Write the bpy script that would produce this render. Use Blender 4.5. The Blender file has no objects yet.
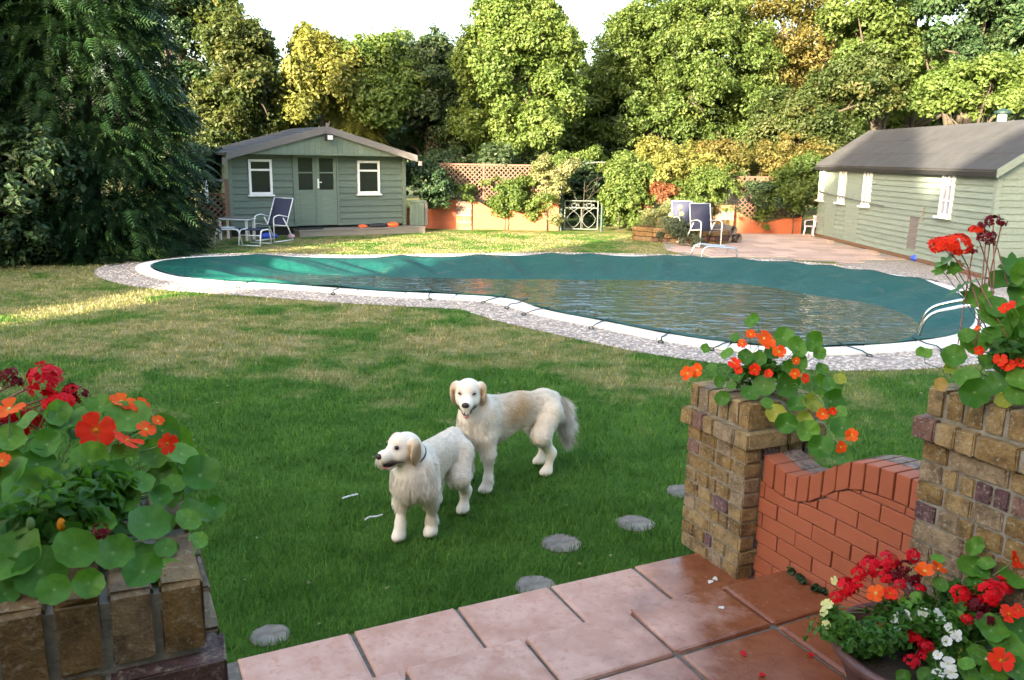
import bpy, bmesh, math, random
import numpy as np
from mathutils import Vector, Matrix
R = math.radians
rng = np.random.default_rng(7)
random.seed(7)
S = bpy.context.scene
C = S.collection

# ------------------------------------------------------------------ camera
FPX, CXP, CYP, CAMH = 830.0, 512.0, 340.0, 2.05
ROLL = R(1.0)
PITCH = math.atan((340 - 157) * math.cos(ROLL) / FPX)
f0 = np.array([0, math.cos(PITCH), -math.sin(PITCH)])
r0 = np.array([1., 0, 0])
u0 = np.cross(r0, f0)
AR = math.cos(ROLL) * r0 + math.sin(ROLL) * u0
AU = -math.sin(ROLL) * r0 + math.cos(ROLL) * u0
CAM = np.array([0, 0, CAMH])
cam = bpy.data.cameras.new('camera')
camo = bpy.data.objects.new('camera', cam)
C.objects.link(camo)
cam.sensor_width = 22.2
cam.lens = 22.2 * FPX / 1024
cam.clip_start = 0.05
cam.clip_end = 3000
m = Matrix((AR, AU, -f0)).transposed().to_4x4()
m.translation = CAM
camo.matrix_world = m
cam.dof.use_dof = True
cam.dof.focus_distance = 5.0
cam.dof.aperture_fstop = 7.0
S.camera = camo

# ------------------------------------------------------------------ sky and sun
SUN_EL, SUN_AZ = R(11.5), R(212.0)          # azimuth clockwise from +Y: behind the camera, to its left
W = bpy.data.worlds.new('World')
S.world = W
W.use_nodes = True
wn = W.node_tree.nodes
bg = wn['Background']
sky = wn.new('ShaderNodeTexSky')
sky.sky_type = 'NISHITA'
sky.sun_disc = False
sky.sun_elevation = SUN_EL
sky.sun_rotation = SUN_AZ
sky.air_density = 1.0
sky.dust_density = 5.0
sky.ozone_density = 0.6
W.node_tree.links.new(sky.outputs[0], bg.inputs[0])
bg.inputs[1].default_value = 0.15
sl = bpy.data.lights.new('sun', 'SUN')
sl.energy = 4.8
sl.angle = R(0.6)
sl.color = (1.0, 0.83, 0.58)
so = bpy.data.objects.new('sun', sl)
C.objects.link(so)
to_sun = Vector((math.sin(SUN_AZ) * math.cos(SUN_EL), math.cos(SUN_AZ) * math.cos(SUN_EL), math.sin(SUN_EL)))
so.rotation_euler = to_sun.to_track_quat('Z', 'Y').to_euler()
so.location = (0, 0, 30)
S.render.engine = 'CYCLES'
S.view_settings.view_transform = 'Standard'
S.view_settings.look = 'None'
S.view_settings.gamma = 1
S.view_settings.exposure = 3.0
S.cycles.max_bounces = 6
S.cycles.transparent_max_bounces = 4

# ------------------------------------------------------------------ pixel -> direction helpers
def ray(x, y):
    return f0 + (x - CXP) / FPX * AR - (y - CYP) / FPX * AU
def gp(x, y, z=0.0):
    d = ray(x, y)
    return CAM + (z - CAMH) / d[2] * d
def aty(x, y, Y):
    d = ray(x, y)
    return CAM + Y / d[1] * d
def onray(x, y, dist):
    d = ray(x, y)
    return CAM + dist * d / np.linalg.norm(d)
def pix(s):
    return [tuple(map(float, p.split(','))) for p in s.split()]

# ------------------------------------------------------------------ object helpers
def tag(o, label=None, cat=None, group=None, kind=None):
    if label: o['label'] = label
    if cat: o['category'] = cat
    if group: o['group'] = group
    if kind: o['kind'] = kind
    return o
def thing(name, label, cat, loc=(0, 0, 0), rz=0.0, group=None):
    o = bpy.data.objects.new(name, None)
    C.objects.link(o)
    o.location = loc
    o.rotation_euler = (0, 0, rz)
    o.empty_display_size = 0.1
    return tag(o, label, cat, group)
def link(name, me, parent=None, loc=None, rot=None, scale=None):
    o = bpy.data.objects.new(name, me)
    C.objects.link(o)
    if parent is not None: o.parent = parent
    if loc is not None: o.location = loc
    if rot is not None: o.rotation_euler = rot
    if scale is not None: o.scale = scale
    return o
class MB:
    def __init__(s):
        s.v = []; s.f = []
    def add(s, vs, fs):
        b = len(s.v)
        s.v += [tuple(map(float, p)) for p in vs]
        s.f += [tuple(i + b for i in f) for f in fs]
        return s
    def box(s, x0, x1, y0, y1, z0, z1, mtx=None):
        p = [(x, y, z) for z in (z0, z1) for x, y in ((x0, y0), (x1, y0), (x1, y1), (x0, y1))]
        if mtx is not None: p = [tuple(mtx @ Vector(q)) for q in p]
        return s.add(p, [(3, 2, 1, 0), (4, 5, 6, 7), (0, 1, 5, 4), (1, 2, 6, 5), (2, 3, 7, 6), (3, 0, 4, 7)])
    def hexa(s, p):
        return s.add(p, [(3, 2, 1, 0), (4, 5, 6, 7), (0, 1, 5, 4), (1, 2, 6, 5), (2, 3, 7, 6), (3, 0, 4, 7)])
    def tube(s, path, r, n=8, cap=True, flat=1.0):
        P = [Vector(p) for p in path]
        rs = r if isinstance(r, (list, tuple)) else [r] * len(P)
        b = len(s.v)
        t0 = (P[1] - P[0]).normalized()
        ref = Vector((0, 0, 1)) if abs(t0.z) < .9 else Vector((1, 0, 0))
        u = t0.cross(ref).normalized()
        for i, p in enumerate(P):
            t = (P[min(i + 1, len(P) - 1)] - P[max(i - 1, 0)]).normalized()
            u = (u - t * u.dot(t)).normalized()
            w = t.cross(u)
            for k in range(n):
                a = 2 * math.pi * k / n
                s.v.append(tuple(p + (u * math.cos(a) + w * math.sin(a) * flat) * rs[i]))
        for i in range(len(P) - 1):
            for k in range(n):
                k2 = (k + 1) % n
                s.f.append((b + i * n + k, b + i * n + k2, b + (i + 1) * n + k2, b + (i + 1) * n + k))
        if cap:
            s.f.append(tuple(b + k for k in range(n))[::-1])
            s.f.append(tuple(b + (len(P) - 1) * n + k for k in range(n)))
        return s
    def lathe(s, prof, n=20, c=(0, 0, 0)):
        b = len(s.v)
        for r, z in prof:
            for k in range(n):
                a = 2 * math.pi * k / n
                s.v.append((c[0] + r * math.cos(a), c[1] + r * math.sin(a), c[2] + z))
        for i in range(len(prof) - 1):
            for k in range(n):
                k2 = (k + 1) % n
                s.f.append((b + i * n + k, b + i * n + k2, b + (i + 1) * n + k2, b + (i + 1) * n + k))
        return s
    def ell(s, c, r, n=10, mtx=None):
        b = len(s.v)
        h = n // 2 + 1
        for i in range(h + 1):
            th = math.pi * i / h
            for k in range(n):
                a = 2 * math.pi * k / n
                q = Vector((r[0] * math.sin(th) * math.cos(a), r[1] * math.sin(th) * math.sin(a), r[2] * math.cos(th)))
                if mtx is not None: q = mtx @ q
                s.v.append((c[0] + q[0], c[1] + q[1], c[2] + q[2]))
        for i in range(h):
            for k in range(n):
                k2 = (k + 1) % n
                s.f.append((b + i * n + k, b + (i + 1) * n + k, b + (i + 1) * n + k2, b + i * n + k2))
        return s
    def mesh(s, name, mt, smooth=False):
        me = bpy.data.meshes.new(name)
        me.from_pydata(s.v, [], s.f)
        if mt: me.materials.append(mt)
        if smooth: me.polygons.foreach_set('use_smooth', [True] * len(me.polygons))
        me.update()
        return me
    def build(s, name, mt, parent=None, smooth=False, bevel=0.0, **kw):
        o = link(name, s.mesh(name, mt, smooth), parent, **kw)
        if bevel:
            bv = o.modifiers.new('bevel', 'BEVEL'); bv.width = bevel; bv.segments = 2; bv.limit_method = 'ANGLE'
        return o
def box(x0, x1, y0, y1, z0, z1, mtx=None):
    return MB().box(x0, x1, y0, y1, z0, z1, mtx)
def np_mesh(name, V, F, mt, attrs=None, smooth=False):
    """V (n,3), F (m,k) of one face size"""
    me = bpy.data.meshes.new(name)
    V = np.ascontiguousarray(V, dtype=np.float32); F = np.ascontiguousarray(F, dtype=np.int32)
    k = F.shape[1]
    me.vertices.add(len(V)); me.vertices.foreach_set('co', V.ravel())
    me.loops.add(F.size); me.loops.foreach_set('vertex_index', F.ravel())
    me.polygons.add(len(F)); me.polygons.foreach_set('loop_start', np.arange(0, F.size, k, dtype=np.int32))
    if smooth: me.polygons.foreach_set('use_smooth', np.ones(len(F), dtype=bool))
    me.update(calc_edges=True)
    for n, a in (attrs or {}).items():
        a = np.asarray(a, dtype=np.float32)
        if a.ndim == 1:
            at = me.attributes.new(n, 'FLOAT', 'POINT'); at.data.foreach_set('value', a)
        else:
            at = me.attributes.new(n, 'FLOAT_COLOR', 'POINT'); at.data.foreach_set('color', a.ravel())
    me.materials.append(mt)
    return me

# ------------------------------------------------------------------ materials
class NT:
    def __init__(s, name):
        s.m = bpy.data.materials.new(name); s.m.use_nodes = True
        s.t = s.m.node_tree; s.n = s.t.nodes; s.p = s.n['Principled BSDF']; s.out = s.n['Material Output']
    def new(s, typ, **kw):
        n = s.n.new('ShaderNode' + typ)
        for k, v in kw.items(): setattr(n, k, v)
        return n
    def l(s, a, b): s.t.links.new(a, b)
    def coord(s, what='Object'): return s.new('TexCoord').outputs[what]
    def pos(s): return s.new('NewGeometry').outputs['Position']
    def noise(s, vec, scale, detail=4, rough=.55):
        n = s.new('TexNoise'); n.inputs['Scale'].default_value = scale; n.inputs['Detail'].default_value = detail
        n.inputs['Roughness'].default_value = rough; s.l(vec, n.inputs['Vector']); return n.outputs['Fac']
    def ramp(s, fac, stops, interp='LINEAR'):
        n = s.new('ValToRGB'); e = n.color_ramp.elements; n.color_ramp.interpolation = interp
        while len(e) < len(stops): e.new(0.5)
        for i, (p, c) in enumerate(stops):
            e[i].position = p; e[i].color = (*c, 1) if len(c) == 3 else c
        s.l(fac, n.inputs[0]); return n.outputs[0]
    def mix(s, fac, a, b, mode='MIX'):
        n = s.new('Mix', data_type='RGBA', blend_type=mode)
        for sock, v in ((n.inputs[0], fac), (n.inputs[6], a), (n.inputs[7], b)):
            if hasattr(v, 'node'): s.l(v, sock)
            elif isinstance(v, (int, float)): sock.default_value = v
            else: sock.default_value = (*v, 1)
        return n.outputs[2]
    def math(s, op, a, b=0.0, clamp=False):
        n = s.new('Math', operation=op, use_clamp=clamp)
        for i, v in enumerate((a, b)):
            if hasattr(v, 'node'): s.l(v, n.inputs[i])
            else: n.inputs[i].default_value = v
        return n.outputs[0]
    def mrange(s, v, a, b, c=0.0, d=1.0):
        n = s.new('MapRange'); s.l(v, n.inputs[0])
        for i, q in enumerate((a, b, c, d)): n.inputs[i + 1].default_value = q
        return n.outputs[0]
    def bump(s, h, strength=.3, dist=.01):
        n = s.new('Bump'); n.inputs['Strength'].default_value = strength; n.inputs['Distance'].default_value = dist
        s.l(h, n.inputs['Height']); s.l(n.outputs[0], s.p.inputs['Normal']); return n
    def base(s, c):
        if hasattr(c, 'node'): s.l(c, s.p.inputs['Base Color'])
        else: s.p.inputs['Base Color'].default_value = (*c, 1)
    def rough(s, v):
        if hasattr(v, 'node'): s.l(v, s.p.inputs['Roughness'])
        else: s.p.inputs['Roughness'].default_value = v
def mul(c, k): return tuple(min(1, x * k) for x in c)
def simple(name, col, rough=.6, var=.25, scale=8.0, bump=0.0, bscale=60.0, metal=0.0, objrnd=0.0, spec=None, coords='Object'):
    t = NT(name); v = t.coord(coords)
    c = t.ramp(t.noise(v, scale), [(.25, mul(col, 1 - var)), (.75, mul(col, 1 + var))])
    if objrnd:
        oi = t.new('ObjectInfo')
        c = t.mix(1.0, c, t.ramp(oi.outputs['Random'], [(0, (1 - objrnd,) * 3), (1, (1, 1, 1))]), 'MULTIPLY')
    t.base(c); t.rough(rough); t.p.inputs['Metallic'].default_value = metal
    if spec is not None: t.p.inputs['Specular IOR Level'].default_value = spec
    if bump: t.bump(t.noise(v, bscale, 5), bump, .01)
    return t.m
def leaf_mat(name, stops, trans=.5, rough=.5, tint=None, spec=.35):
    """colour from each leaf's own random value, light passing through the leaf"""
    t = NT(name)
    a = t.new('Attribute', attribute_name='rnd')
    c = t.ramp(a.outputs['Fac'], stops)
    t.base(c); t.rough(rough); t.p.inputs['Specular IOR Level'].default_value = spec
    tr = t.new('BsdfTranslucent')
    t.l(t.mix(1.0, c, (1.35, 1.3, .6), 'MULTIPLY'), tr.inputs['Color'])
    mx = t.new('MixShader'); mx.inputs[0].default_value = trans
    t.l(t.p.outputs[0], mx.inputs[1]); t.l(tr.outputs[0], mx.inputs[2]); t.l(mx.outputs[0], t.out.inputs['Surface'])
    return t.m
M = {}
# stock bricks: mostly yellow-brown, some plum and pink
t = NT('stock_brick'); v = t.coord()
oi = t.new('ObjectInfo')
bc = t.ramp(oi.outputs['Random'], [(0, (.30, .19, .065)), (.22, (.36, .25, .11)), (.42, (.27, .17, .055)), (.60, (.33, .245, .15)), (.76, (.26, .165, .06)), (.82, (.235, .125, .10)), (.90, (.15, .075, .085)), (1, (.30, .18, .13))], 'CONSTANT')
off = t.new('VectorMath', operation='MULTIPLY_ADD'); t.l(oi.outputs['Random'], off.inputs[0]); off.inputs[1].default_value = (37, 91, 53)
gpn = t.new('NewGeometry'); t.l(gpn.outputs['Position'], off.inputs[2])
n1 = t.noise(off.outputs[0], 14, 6, .7)
c = t.mix(t.mrange(n1, .38, .62), t.mix(1, bc, (.42, .38, .34), 'MULTIPLY'), bc)
n2 = t.noise(off.outputs[0], 70, 5, .7)
c = t.mix(t.mrange(n2, .54, .66, 0, .6), c, (.46, .42, .34))                # lime bloom and lichen specks
c = t.mix(t.mrange(t.noise(off.outputs[0], 28, 5, .7), .60, .74, 0, .5), c, (.085, .07, .045))
c0 = c; t.base(c); t.rough(.85); t.bump(t.math('ADD', n1, t.math('MULTIPLY', n2, .6)), .9, .012); M['brick'] = t.m
MB2 = t.m.copy(); MB2.name = 'shaded_dirty_brick'; M['brick_shaded_dirty'] = MB2  # darkened copy: shade under the leaves and dirt both put into the colour
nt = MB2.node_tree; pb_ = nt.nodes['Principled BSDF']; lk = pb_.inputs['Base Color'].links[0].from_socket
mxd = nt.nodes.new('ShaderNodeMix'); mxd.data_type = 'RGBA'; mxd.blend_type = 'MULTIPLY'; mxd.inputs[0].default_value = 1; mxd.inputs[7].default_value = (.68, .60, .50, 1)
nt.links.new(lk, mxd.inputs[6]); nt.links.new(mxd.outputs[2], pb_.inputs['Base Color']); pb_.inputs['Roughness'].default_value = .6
M['mortar'] = simple('mortar', (.25, .23, .19), .95, .35, 25, .5, 120)
t = NT('terracotta_paint'); v = t.pos()
oi = t.new('ObjectInfo')
c = t.mix(t.noise(v, 9, 5), (.31, .080, .036), (.40, .118, .058))
c = t.mix(t.mrange(oi.outputs['Random'], 0, 1, 0, .45), c, (.29, .075, .03))
c = t.mix(t.mrange(t.noise(v, 45, 6, .7), .62, .75, 0, .4), c, (.50, .27, .19))
t.base(c); t.rough(.75); t.bump(t.noise(v, 90, 4), .25, .004); M['terra'] = t.m
t = NT('terracotta_cap'); v = t.pos()
c = t.mix(t.mrange(t.noise(v, 30, 6, .7), .4, .6), (.10, .07, .06), (.26, .17, .13))
t.base(c); t.rough(.8); t.bump(t.noise(v, 80, 4), .3, .004); M['capdark'] = t.m
# paving slabs: pink sandstone-coloured concrete, worn, damp towards the flower wall
t = NT('paving_slab'); v = t.pos(); oi = t.new('ObjectInfo')
off = t.new('VectorMath', operation='MULTIPLY_ADD'); t.l(oi.outputs['Random'], off.inputs[0]); off.inputs[1].default_value = (31, 17, 0); t.l(v, off.inputs[2])
c = t.mix(t.mrange(t.noise(off.outputs[0], 7, 6, .65), .38, .62), (.39, .205, .145), (.53, .325, .255))
c = t.mix(t.mrange(oi.outputs['Random'], 0, 1, 0, .45), c, (.54, .345, .28))
c = t.mix(t.mrange(t.noise(off.outputs[0], 26, 6, .75), .52, .62, 0, .7), c, (.40, .20, .14))
c = t.mix(t.mrange(t.noise(v, 150, 3, .7), .62, .72, 0, .35), c, (.17, .11, .085))
sx = t.new('SeparateXYZ'); t.l(v, sx.inputs[0])
wetv = t.math('ADD', t.math('MULTIPLY', sx.outputs[0], .72), t.math('MULTIPLY', t.noise(v, 2.6, 4, .6), .9))
wetv = t.math('ADD', wetv, t.math('MULTIPLY', sx.outputs[1], -.08))
wet = t.mrange(wetv, .52, .80)
cw = t.mix(1, c, (.44, .25, .145), 'MULTIPLY')
t.base(t.mix(wet, c, cw)); t.rough(t.mix(wet, (.78,) * 3, t.ramp(t.noise(v, 20, 4), [(.35, (.05,) * 3), (.7, (.30,) * 3)])))
t.bump(t.math('ADD', t.noise(v, 45, 6, .7), t.math('MULTIPLY', t.noise(v, 9, 3), .6)), .28, .006); M['slab'] = t.m
M['joint'] = simple('slab_joint_sand', (.11, .098, .082), .9, .45, 30, .5, 90)
M['patio'] = simple('patio_slab', (.50, .355, .295), .8, .22, 5, .3, 40, objrnd=.35, coords='Object')
# green-painted timber
def timber(name, col, scale_z=14, var=.16, rough=.65):
    t = NT(name); v = t.coord('Object'); oi = t.new('ObjectInfo')
    mp = t.new('Mapping'); mp.inputs['Scale'].default_value = (1.2, 9, scale_z); t.l(v, mp.inputs[0])
    o2 = t.new('VectorMath', operation='MULTIPLY_ADD'); t.l(oi.outputs['Random'], o2.inputs[0]); o2.inputs[1].default_value = (40, 20, 60); t.l(mp.outputs[0], o2.inputs[2])
    n = t.noise(o2.outputs[0], 3.0, 6, .65)
    c = t.ramp(n, [(.3, mul(col, 1 - var)), (.7, mul(col, 1 + var))])
    c = t.mix(1, c, t.ramp(oi.outputs['Random'], [(0, (.86,) * 3), (1, (1.0,) * 3)]), 'MULTIPLY')
    c = t.mix(t.mrange(t.noise(t.pos(), 3.5, 5, .7), .58, .75, 0, .35), c, mul(col, .55))
    t.base(c); t.rough(rough); t.bump(n, .2, .006); return t.m
M['green_board'] = timber('green_painted_board', (.115, .156, .128))
M['green_trim'] = timber('green_painted_trim', (.138, .184, .150))
M['door_green'] = timber('green_painted_door', (.150, .20, .162))
M['shed_board'] = timber('shed_green_board', (.195, .245, .222))
M['grey_board'] = timber('grey_barge_board', (.15, .14, .14))
M['deck_wood'] = timber('weathered_deck', (.24, .21, .18))
M['brown_wood'] = timber('brown_trellis_wood', (.16, .09, .055))
M['trellis'] = timber('trellis_wood', (.115, .06, .04))
M['felt'] = simple('roof_felt', (.042, .043, .047), .9, .3, 3, .5, 120)
M['slate'] = simple('grey_shingle', (.052, .056, .066), .85, .25, 4, .4, 80, objrnd=.3)
M['white'] = simple('white_paint', (.80, .81, .82), .45, .05, 6)
M['white_metal'] = simple('white_metal', (.80, .80, .82), .35, .04, 6)
M['black'] = simple('black_plastic', (.018, .018, .02), .5, .3, 8)
M['dark_in'] = simple('dark_room', (.02, .018, .016), .9, .3, 5)
M['steel'] = simple('polished_steel', (.75, .75, .74), .16, .05, 5, metal=1.0)
M['galv'] = simple('galvanised_iron', (.13, .15, .147), .5, .15, 20, metal=.1)
M['blue_sling'] = simple('navy_sling_fabric', (.028, .034, .075), .75, .25, 60, .2, 500)
M['blue'] = simple('blue_plastic', (.03, .08, .55), .4, .1, 5)
M['orange'] = simple('orange_plastic', (.85, .13, .03), .4, .1, 5)
M['pink'] = simple('pale_mauve_plastic', (.60, .45, .60), .5, .08, 5)
M['pinkcloth'] = simple('pink_cloth', (.70, .40, .46), .8, .1, 9)
M['pipe'] = simple('brown_pipe', (.10, .085, .08), .7, .2, 8)
M['bark'] = simple('bark', (.055, .045, .035), .95, .4, 12, .8, 40)
M['soil'] = simple('soil', (.045, .035, .026), .95, .4, 30, .8, 80)
M['stone'] = simple('stepping_stone', (.175, .158, .135), .9, .5, 16, .3, 70, objrnd=.2)
M['coping'] = simple('white_coping', (.78, .78, .76), .7, .10, 6, .2, 60, objrnd=.08)
t = NT('window_glass'); t.base((.02, .022, .024)); t.rough(.08); t.p.inputs['Specular IOR Level'].default_value = .3
t.bump(t.noise(t.pos(), 3, 2), .05, .02); M['glass'] = t.m
M['curtain'] = simple('white_net_curtain', (.62, .64, .66), .8, .12, 18)
M['net_pane'] = simple('net_curtained_pane', (.24, .25, .30), .12, .2, 9)
M['tongue'] = simple('pink_tongue', (.62, .22, .22), .4, .1, 9)
M['dognose'] = simple('dark_dog_nose', (.028, .018, .018), .35, .2, 30)
M['dogeye'] = simple('dark_dog_eye', (.012, .008, .006), .1, .1, 30)
M['collar'] = simple('dark_collar', (.05, .05, .055), .6, .2, 30)
# pool cover: teal woven sheet
t = NT('teal_pool_cover'); v = t.pos()
c = t.mix(t.noise(v, 1.3, 5), (.002, .050, .044), (.006, .076, .066))
c = t.mix(t.mrange(t.noise(v, 5, 5, .7), .55, .75, 0, .3), c, (.06, .15, .145))
sx = t.new('SeparateXYZ'); t.l(v, sx.inputs[0])
sm_ = t.math('PINGPONG', t.math('ADD', t.math('MULTIPLY', sx.outputs[0], .93), t.math('MULTIPLY', sx.outputs[1], .37)), .9)
seam = t.mrange(sm_, 0, .022, 1, 0)
c = t.mix(t.math('MULTIPLY', seam, .55), c, (.002, .03, .03))
c = t.mix(t.mrange(t.noise(v, 1.9, 6, .75), .56, .74, 0, .4), c, (.13, .15, .12))
t.base(c); t.rough(.55); t.p.inputs['Specular IOR Level'].default_value = .22; t.bump(t.math('ADD', t.noise(v, 3, 5, .6), t.math('MULTIPLY', t.noise(v, 11, 3, .5), .35)), .8, .05); M['teal'] = t.m
M['strap'] = simple('dark_green_strap', (.008, .028, .025), .6, .2, 20)
t = NT('rain_water'); v = t.pos()
t.base(t.mix(t.noise(v, .9, 4), (.026, .052, .054), (.046, .060, .052))); t.rough(.035); t.p.inputs['IOR'].default_value = 1.42
mp = t.new('Mapping'); mp.inputs['Rotation'].default_value = (0, 0, R(-25)); mp.inputs['Scale'].default_value = (1, 2.2, 1); t.l(v, mp.inputs[0])
t.bump(t.math('ADD', t.noise(mp.outputs[0], 2.4, 3, .5), t.math('MULTIPLY', t.noise(v, .8, 2), 1.2)), .36, .12); M['water'] = t.m
# pebble border
t = NT('pebble_border'); v = t.pos()
vo = t.new('TexVoronoi'); vo.inputs['Scale'].default_value = 26; t.l(v, vo.inputs['Vector'])
sp = t.new('SeparateColor'); t.l(vo.outputs['Color'], sp.inputs[0])
c = t.ramp(sp.outputs[0], [(0, (.24, .205, .185)), (.5, (.38, .325, .295)), (1, (.52, .46, .42))])
c = t.mix(t.mrange(vo.outputs['Distance'], .35, .6, 0, .7), c, (.16, .14, .12))
t.base(c); t.rough(.85); t.bump(vo.outputs['Distance'], -.6, .02); M['gravel'] = t.m
t = NT('pebble'); a = t.new('Attribute', attribute_name='rnd')
t.base(t.ramp(a.outputs['Fac'], [(0, (.24, .21, .19)), (.5, (.44, .39, .36)), (1, (.62, .58, .54))])); t.rough(.8); M['pebble'] = t.m
# lawn, shared by the ground sheet and the blades: lush by the terrace, parched round the pool
def grass_colour(t, v, fine=None):
    sx = t.new('SeparateXYZ'); t.l(v, sx.inputs[0])
    y, x = sx.outputs[1], sx.outputs[0]
    big = t.noise(v, .75, 5, .6); mid = t.noise(v, 2.3, 5, .65)
    lush = t.mix(t.mrange(mid, .35, .65), (.052, .140, .018), (.092, .205, .030))
    dry = t.mix(t.mrange(t.noise(v, 5, 4), .35, .65), (.23, .225, .075), (.40, .355, .185))
    w = t.mrange(y, 5.2, 9.0)
    patch = t.math('ADD', t.math('MULTIPLY', big, 1.0), t.math('MULTIPLY', mid, .6))
    k = t.math('SUBTRACT', t.math('ADD', patch, t.math('MULTIPLY', w, .24)), .80)
    k = t.math('ADD', k, t.mrange(x, -4, -1, .03, 0))
    k = t.mrange(k, .12, .33, 0, .92)
    return t.mix(k, lush, dry)
t = NT('lawn_ground'); v = t.pos()
c = grass_colour(t, v)
t.base(t.mix(t.mrange(t.noise(v, 40, 5, .7), .3, .7), t.mix(1, c, (.45, .45, .45), 'MULTIPLY'), c)); t.rough(.9)
t.p.inputs['Specular IOR Level'].default_value = .1
t.bump(t.noise(v, 60, 5, .7), .8, .03); M['lawn'] = t.m
t = NT('grass_blade'); v = t.pos()
a = t.new('Attribute', attribute_name='rnd')
c = t.mix(1, grass_colour(t, v), t.ramp(a.outputs['Fac'], [(0, (.55, .6, .5)), (.85, (1.3, 1.25, 1.2)), (1, (2.0, 1.6, 1.6))]), 'MULTIPLY')
t.base(c); t.rough(.55); t.p.inputs['Specular IOR Level'].default_value = .2
tr = t.new('BsdfTranslucent'); t.l(c, tr.inputs[0]); mx = t.new('MixShader'); mx.inputs[0].default_value = .3
t.l(t.p.outputs[0], mx.inputs[1]); t.l(tr.outputs[0], mx.inputs[2]); t.l(mx.outputs[0], t.out.inputs['Surface']); M['grass'] = t.m
# coat
for nm, rg in (('dog_coat', .8), ('dog_fur', .65)):
    t = NT(nm); a = t.new('Attribute', attribute_name='coat'); t.base(a.outputs['Color']); t.rough(rg)
    t.p.inputs['Specular IOR Level'].default_value = .2; M[nm] = t.m
# round nasturtium leaf: pale centre with veins (own object coordinates)
def nast_leaf(name, ca, cb, vein):
    t = NT(name); v = t.coord('Object'); oi = t.new('ObjectInfo')
    sx = t.new('SeparateXYZ'); t.l(v, sx.inputs[0])
    an = t.math('ARCTAN2', sx.outputs[1], sx.outputs[0])
    r = t.new('VectorMath', operation='LENGTH'); t.l(v, r.inputs[0]); r = r.outputs['Value']
    wv = t.math('ABSOLUTE', t.math('SINE', t.math('MULTIPLY', an, 4.5)))
    ln = t.math('MULTIPLY', t.mrange(wv, .0, .11, 1, 0), t.mrange(r, .1, .9, .75, .1))
    ctr = t.mrange(r, .05, .13, 1, 0)
    f = t.math('MAXIMUM', ln, ctr, True)
    c = t.mix(oi.outputs['Random'], ca, cb)
    c = t.mix(t.mrange(t.noise(v, 2.2, 4), .35, .65, 0, .45), c, mul(ca, .72))
    c = t.mix(t.math('MULTIPLY', f, .55), c, vein)
    t.base(c); t.rough(.5); t.p.inputs['Specular IOR Level'].default_value = .3
    tr = t.new('BsdfTranslucent'); t.l(t.mix(1, c, (1.3, 1.35, .5), 'MULTIPLY'), tr.inputs[0])
    mx = t.new('MixShader'); mx.inputs[0].default_value = .25
    t.l(t.p.outputs[0], mx.inputs[1]); t.l(tr.outputs[0], mx.inputs[2]); t.l(mx.outputs[0], t.out.inputs['Surface']); return t.m
M['nleaf'] = nast_leaf('nasturtium_leaf', (.040, .150, .012), (.135, .30, .032), (.26, .38, .14))
M['nleafy'] = nast_leaf('yellowing_leaf', (.32, .33, .035), (.20, .30, .04), (.45, .45, .2))
M['nleafb'] = nast_leaf('withered_leaf', (.42, .26, .08), (.50, .36, .12), (.4, .3, .12))
def petal(name, ca, cb, throat=None):
    t = NT(name); v = t.coord('Object'); oi = t.new('ObjectInfo')
    c = t.mix(oi.outputs['Random'], ca, cb)
    if throat:
        r = t.new('VectorMath', operation='LENGTH'); t.l(v, r.inputs[0])
        c = t.mix(t.mrange(r.outputs['Value'], .12, .32, 1, 0), c, throat)
    t.base(c); t.rough(.5); t.p.inputs['Specular IOR Level'].default_value = .15
    tr = t.new('BsdfTranslucent'); t.l(c, tr.inputs[0]); mx = t.new('MixShader'); mx.inputs[0].default_value = .3
    t.l(t.p.outputs[0], mx.inputs[1]); t.l(tr.outputs[0], mx.inputs[2]); t.l(mx.outputs[0], t.out.inputs['Surface']); return t.m
M['p_orange'] = petal('orange_petal', (.80, .075, .008), (.85, .13, .01), (.75, .30, .02))
M['p_scarlet'] = petal('scarlet_petal', (.78, .025, .008), (.82, .05, .01), (.6, .12, .01))
M['p_red'] = petal('red_geranium_petal', (.70, .008, .016), (.60, .012, .03))
M['p_dark'] = petal('maroon_petal', (.12, .006, .014), (.20, .008, .02))
M['p_white'] = petal('white_petal', (.82, .82, .80), (.75, .77, .72), (.7, .65, .25))
M['p_yellow'] = petal('cream_yellow_petal', (.75, .70, .25), (.70, .72, .35))
M['p_pink'] = petal('pink_petal', (.70, .25, .32), (.75, .35, .4))
M['stem'] = simple('green_stem', (.11, .20, .06), .6, .2, 20)
M['redstem'] = simple('reddish_stem', (.30, .12, .10), .6, .2, 20)
M['pot'] = simple('brown_glazed_pot', (.115, .055, .05), .38, .3, 12, .3, 60)

# ================================================================== GROUND, POOL
def catmull(P, n):
    P = np.asarray(P, float); k = len(P); out = []
    m_ = max(2, n // k + 1)
    for i in range(k):
        p0, p1, p2, p3 = P[i - 1], P[i], P[(i + 1) % k], P[(i + 2) % k]
        for j in range(m_):
            t_ = j / m_
            out.append(.5 * (2 * p1 + (p2 - p0) * t_ + (2 * p0 - 5 * p1 + 4 * p2 - p3) * t_ ** 2 + (3 * p1 - p0 - 3 * p2 + p3) * t_ ** 3))
    return resample(np.array(out), n)
def resample(P, n, closed=True):
    Q = np.vstack([P, P[:1]]) if closed else P
    d = np.r_[0, np.cumsum(np.linalg.norm(np.diff(Q, axis=0), axis=1))]
    tt = np.linspace(0, d[-1], n, endpoint=not closed)
    return np.stack([np.interp(tt, d, Q[:, i]) for i in range(Q.shape[1])], 1)
def smooth_loop(P, it=6):
    for _ in range(it): P = .5 * P + .25 * (np.roll(P, 1, 0) + np.roll(P, -1, 0))
    return P
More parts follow.
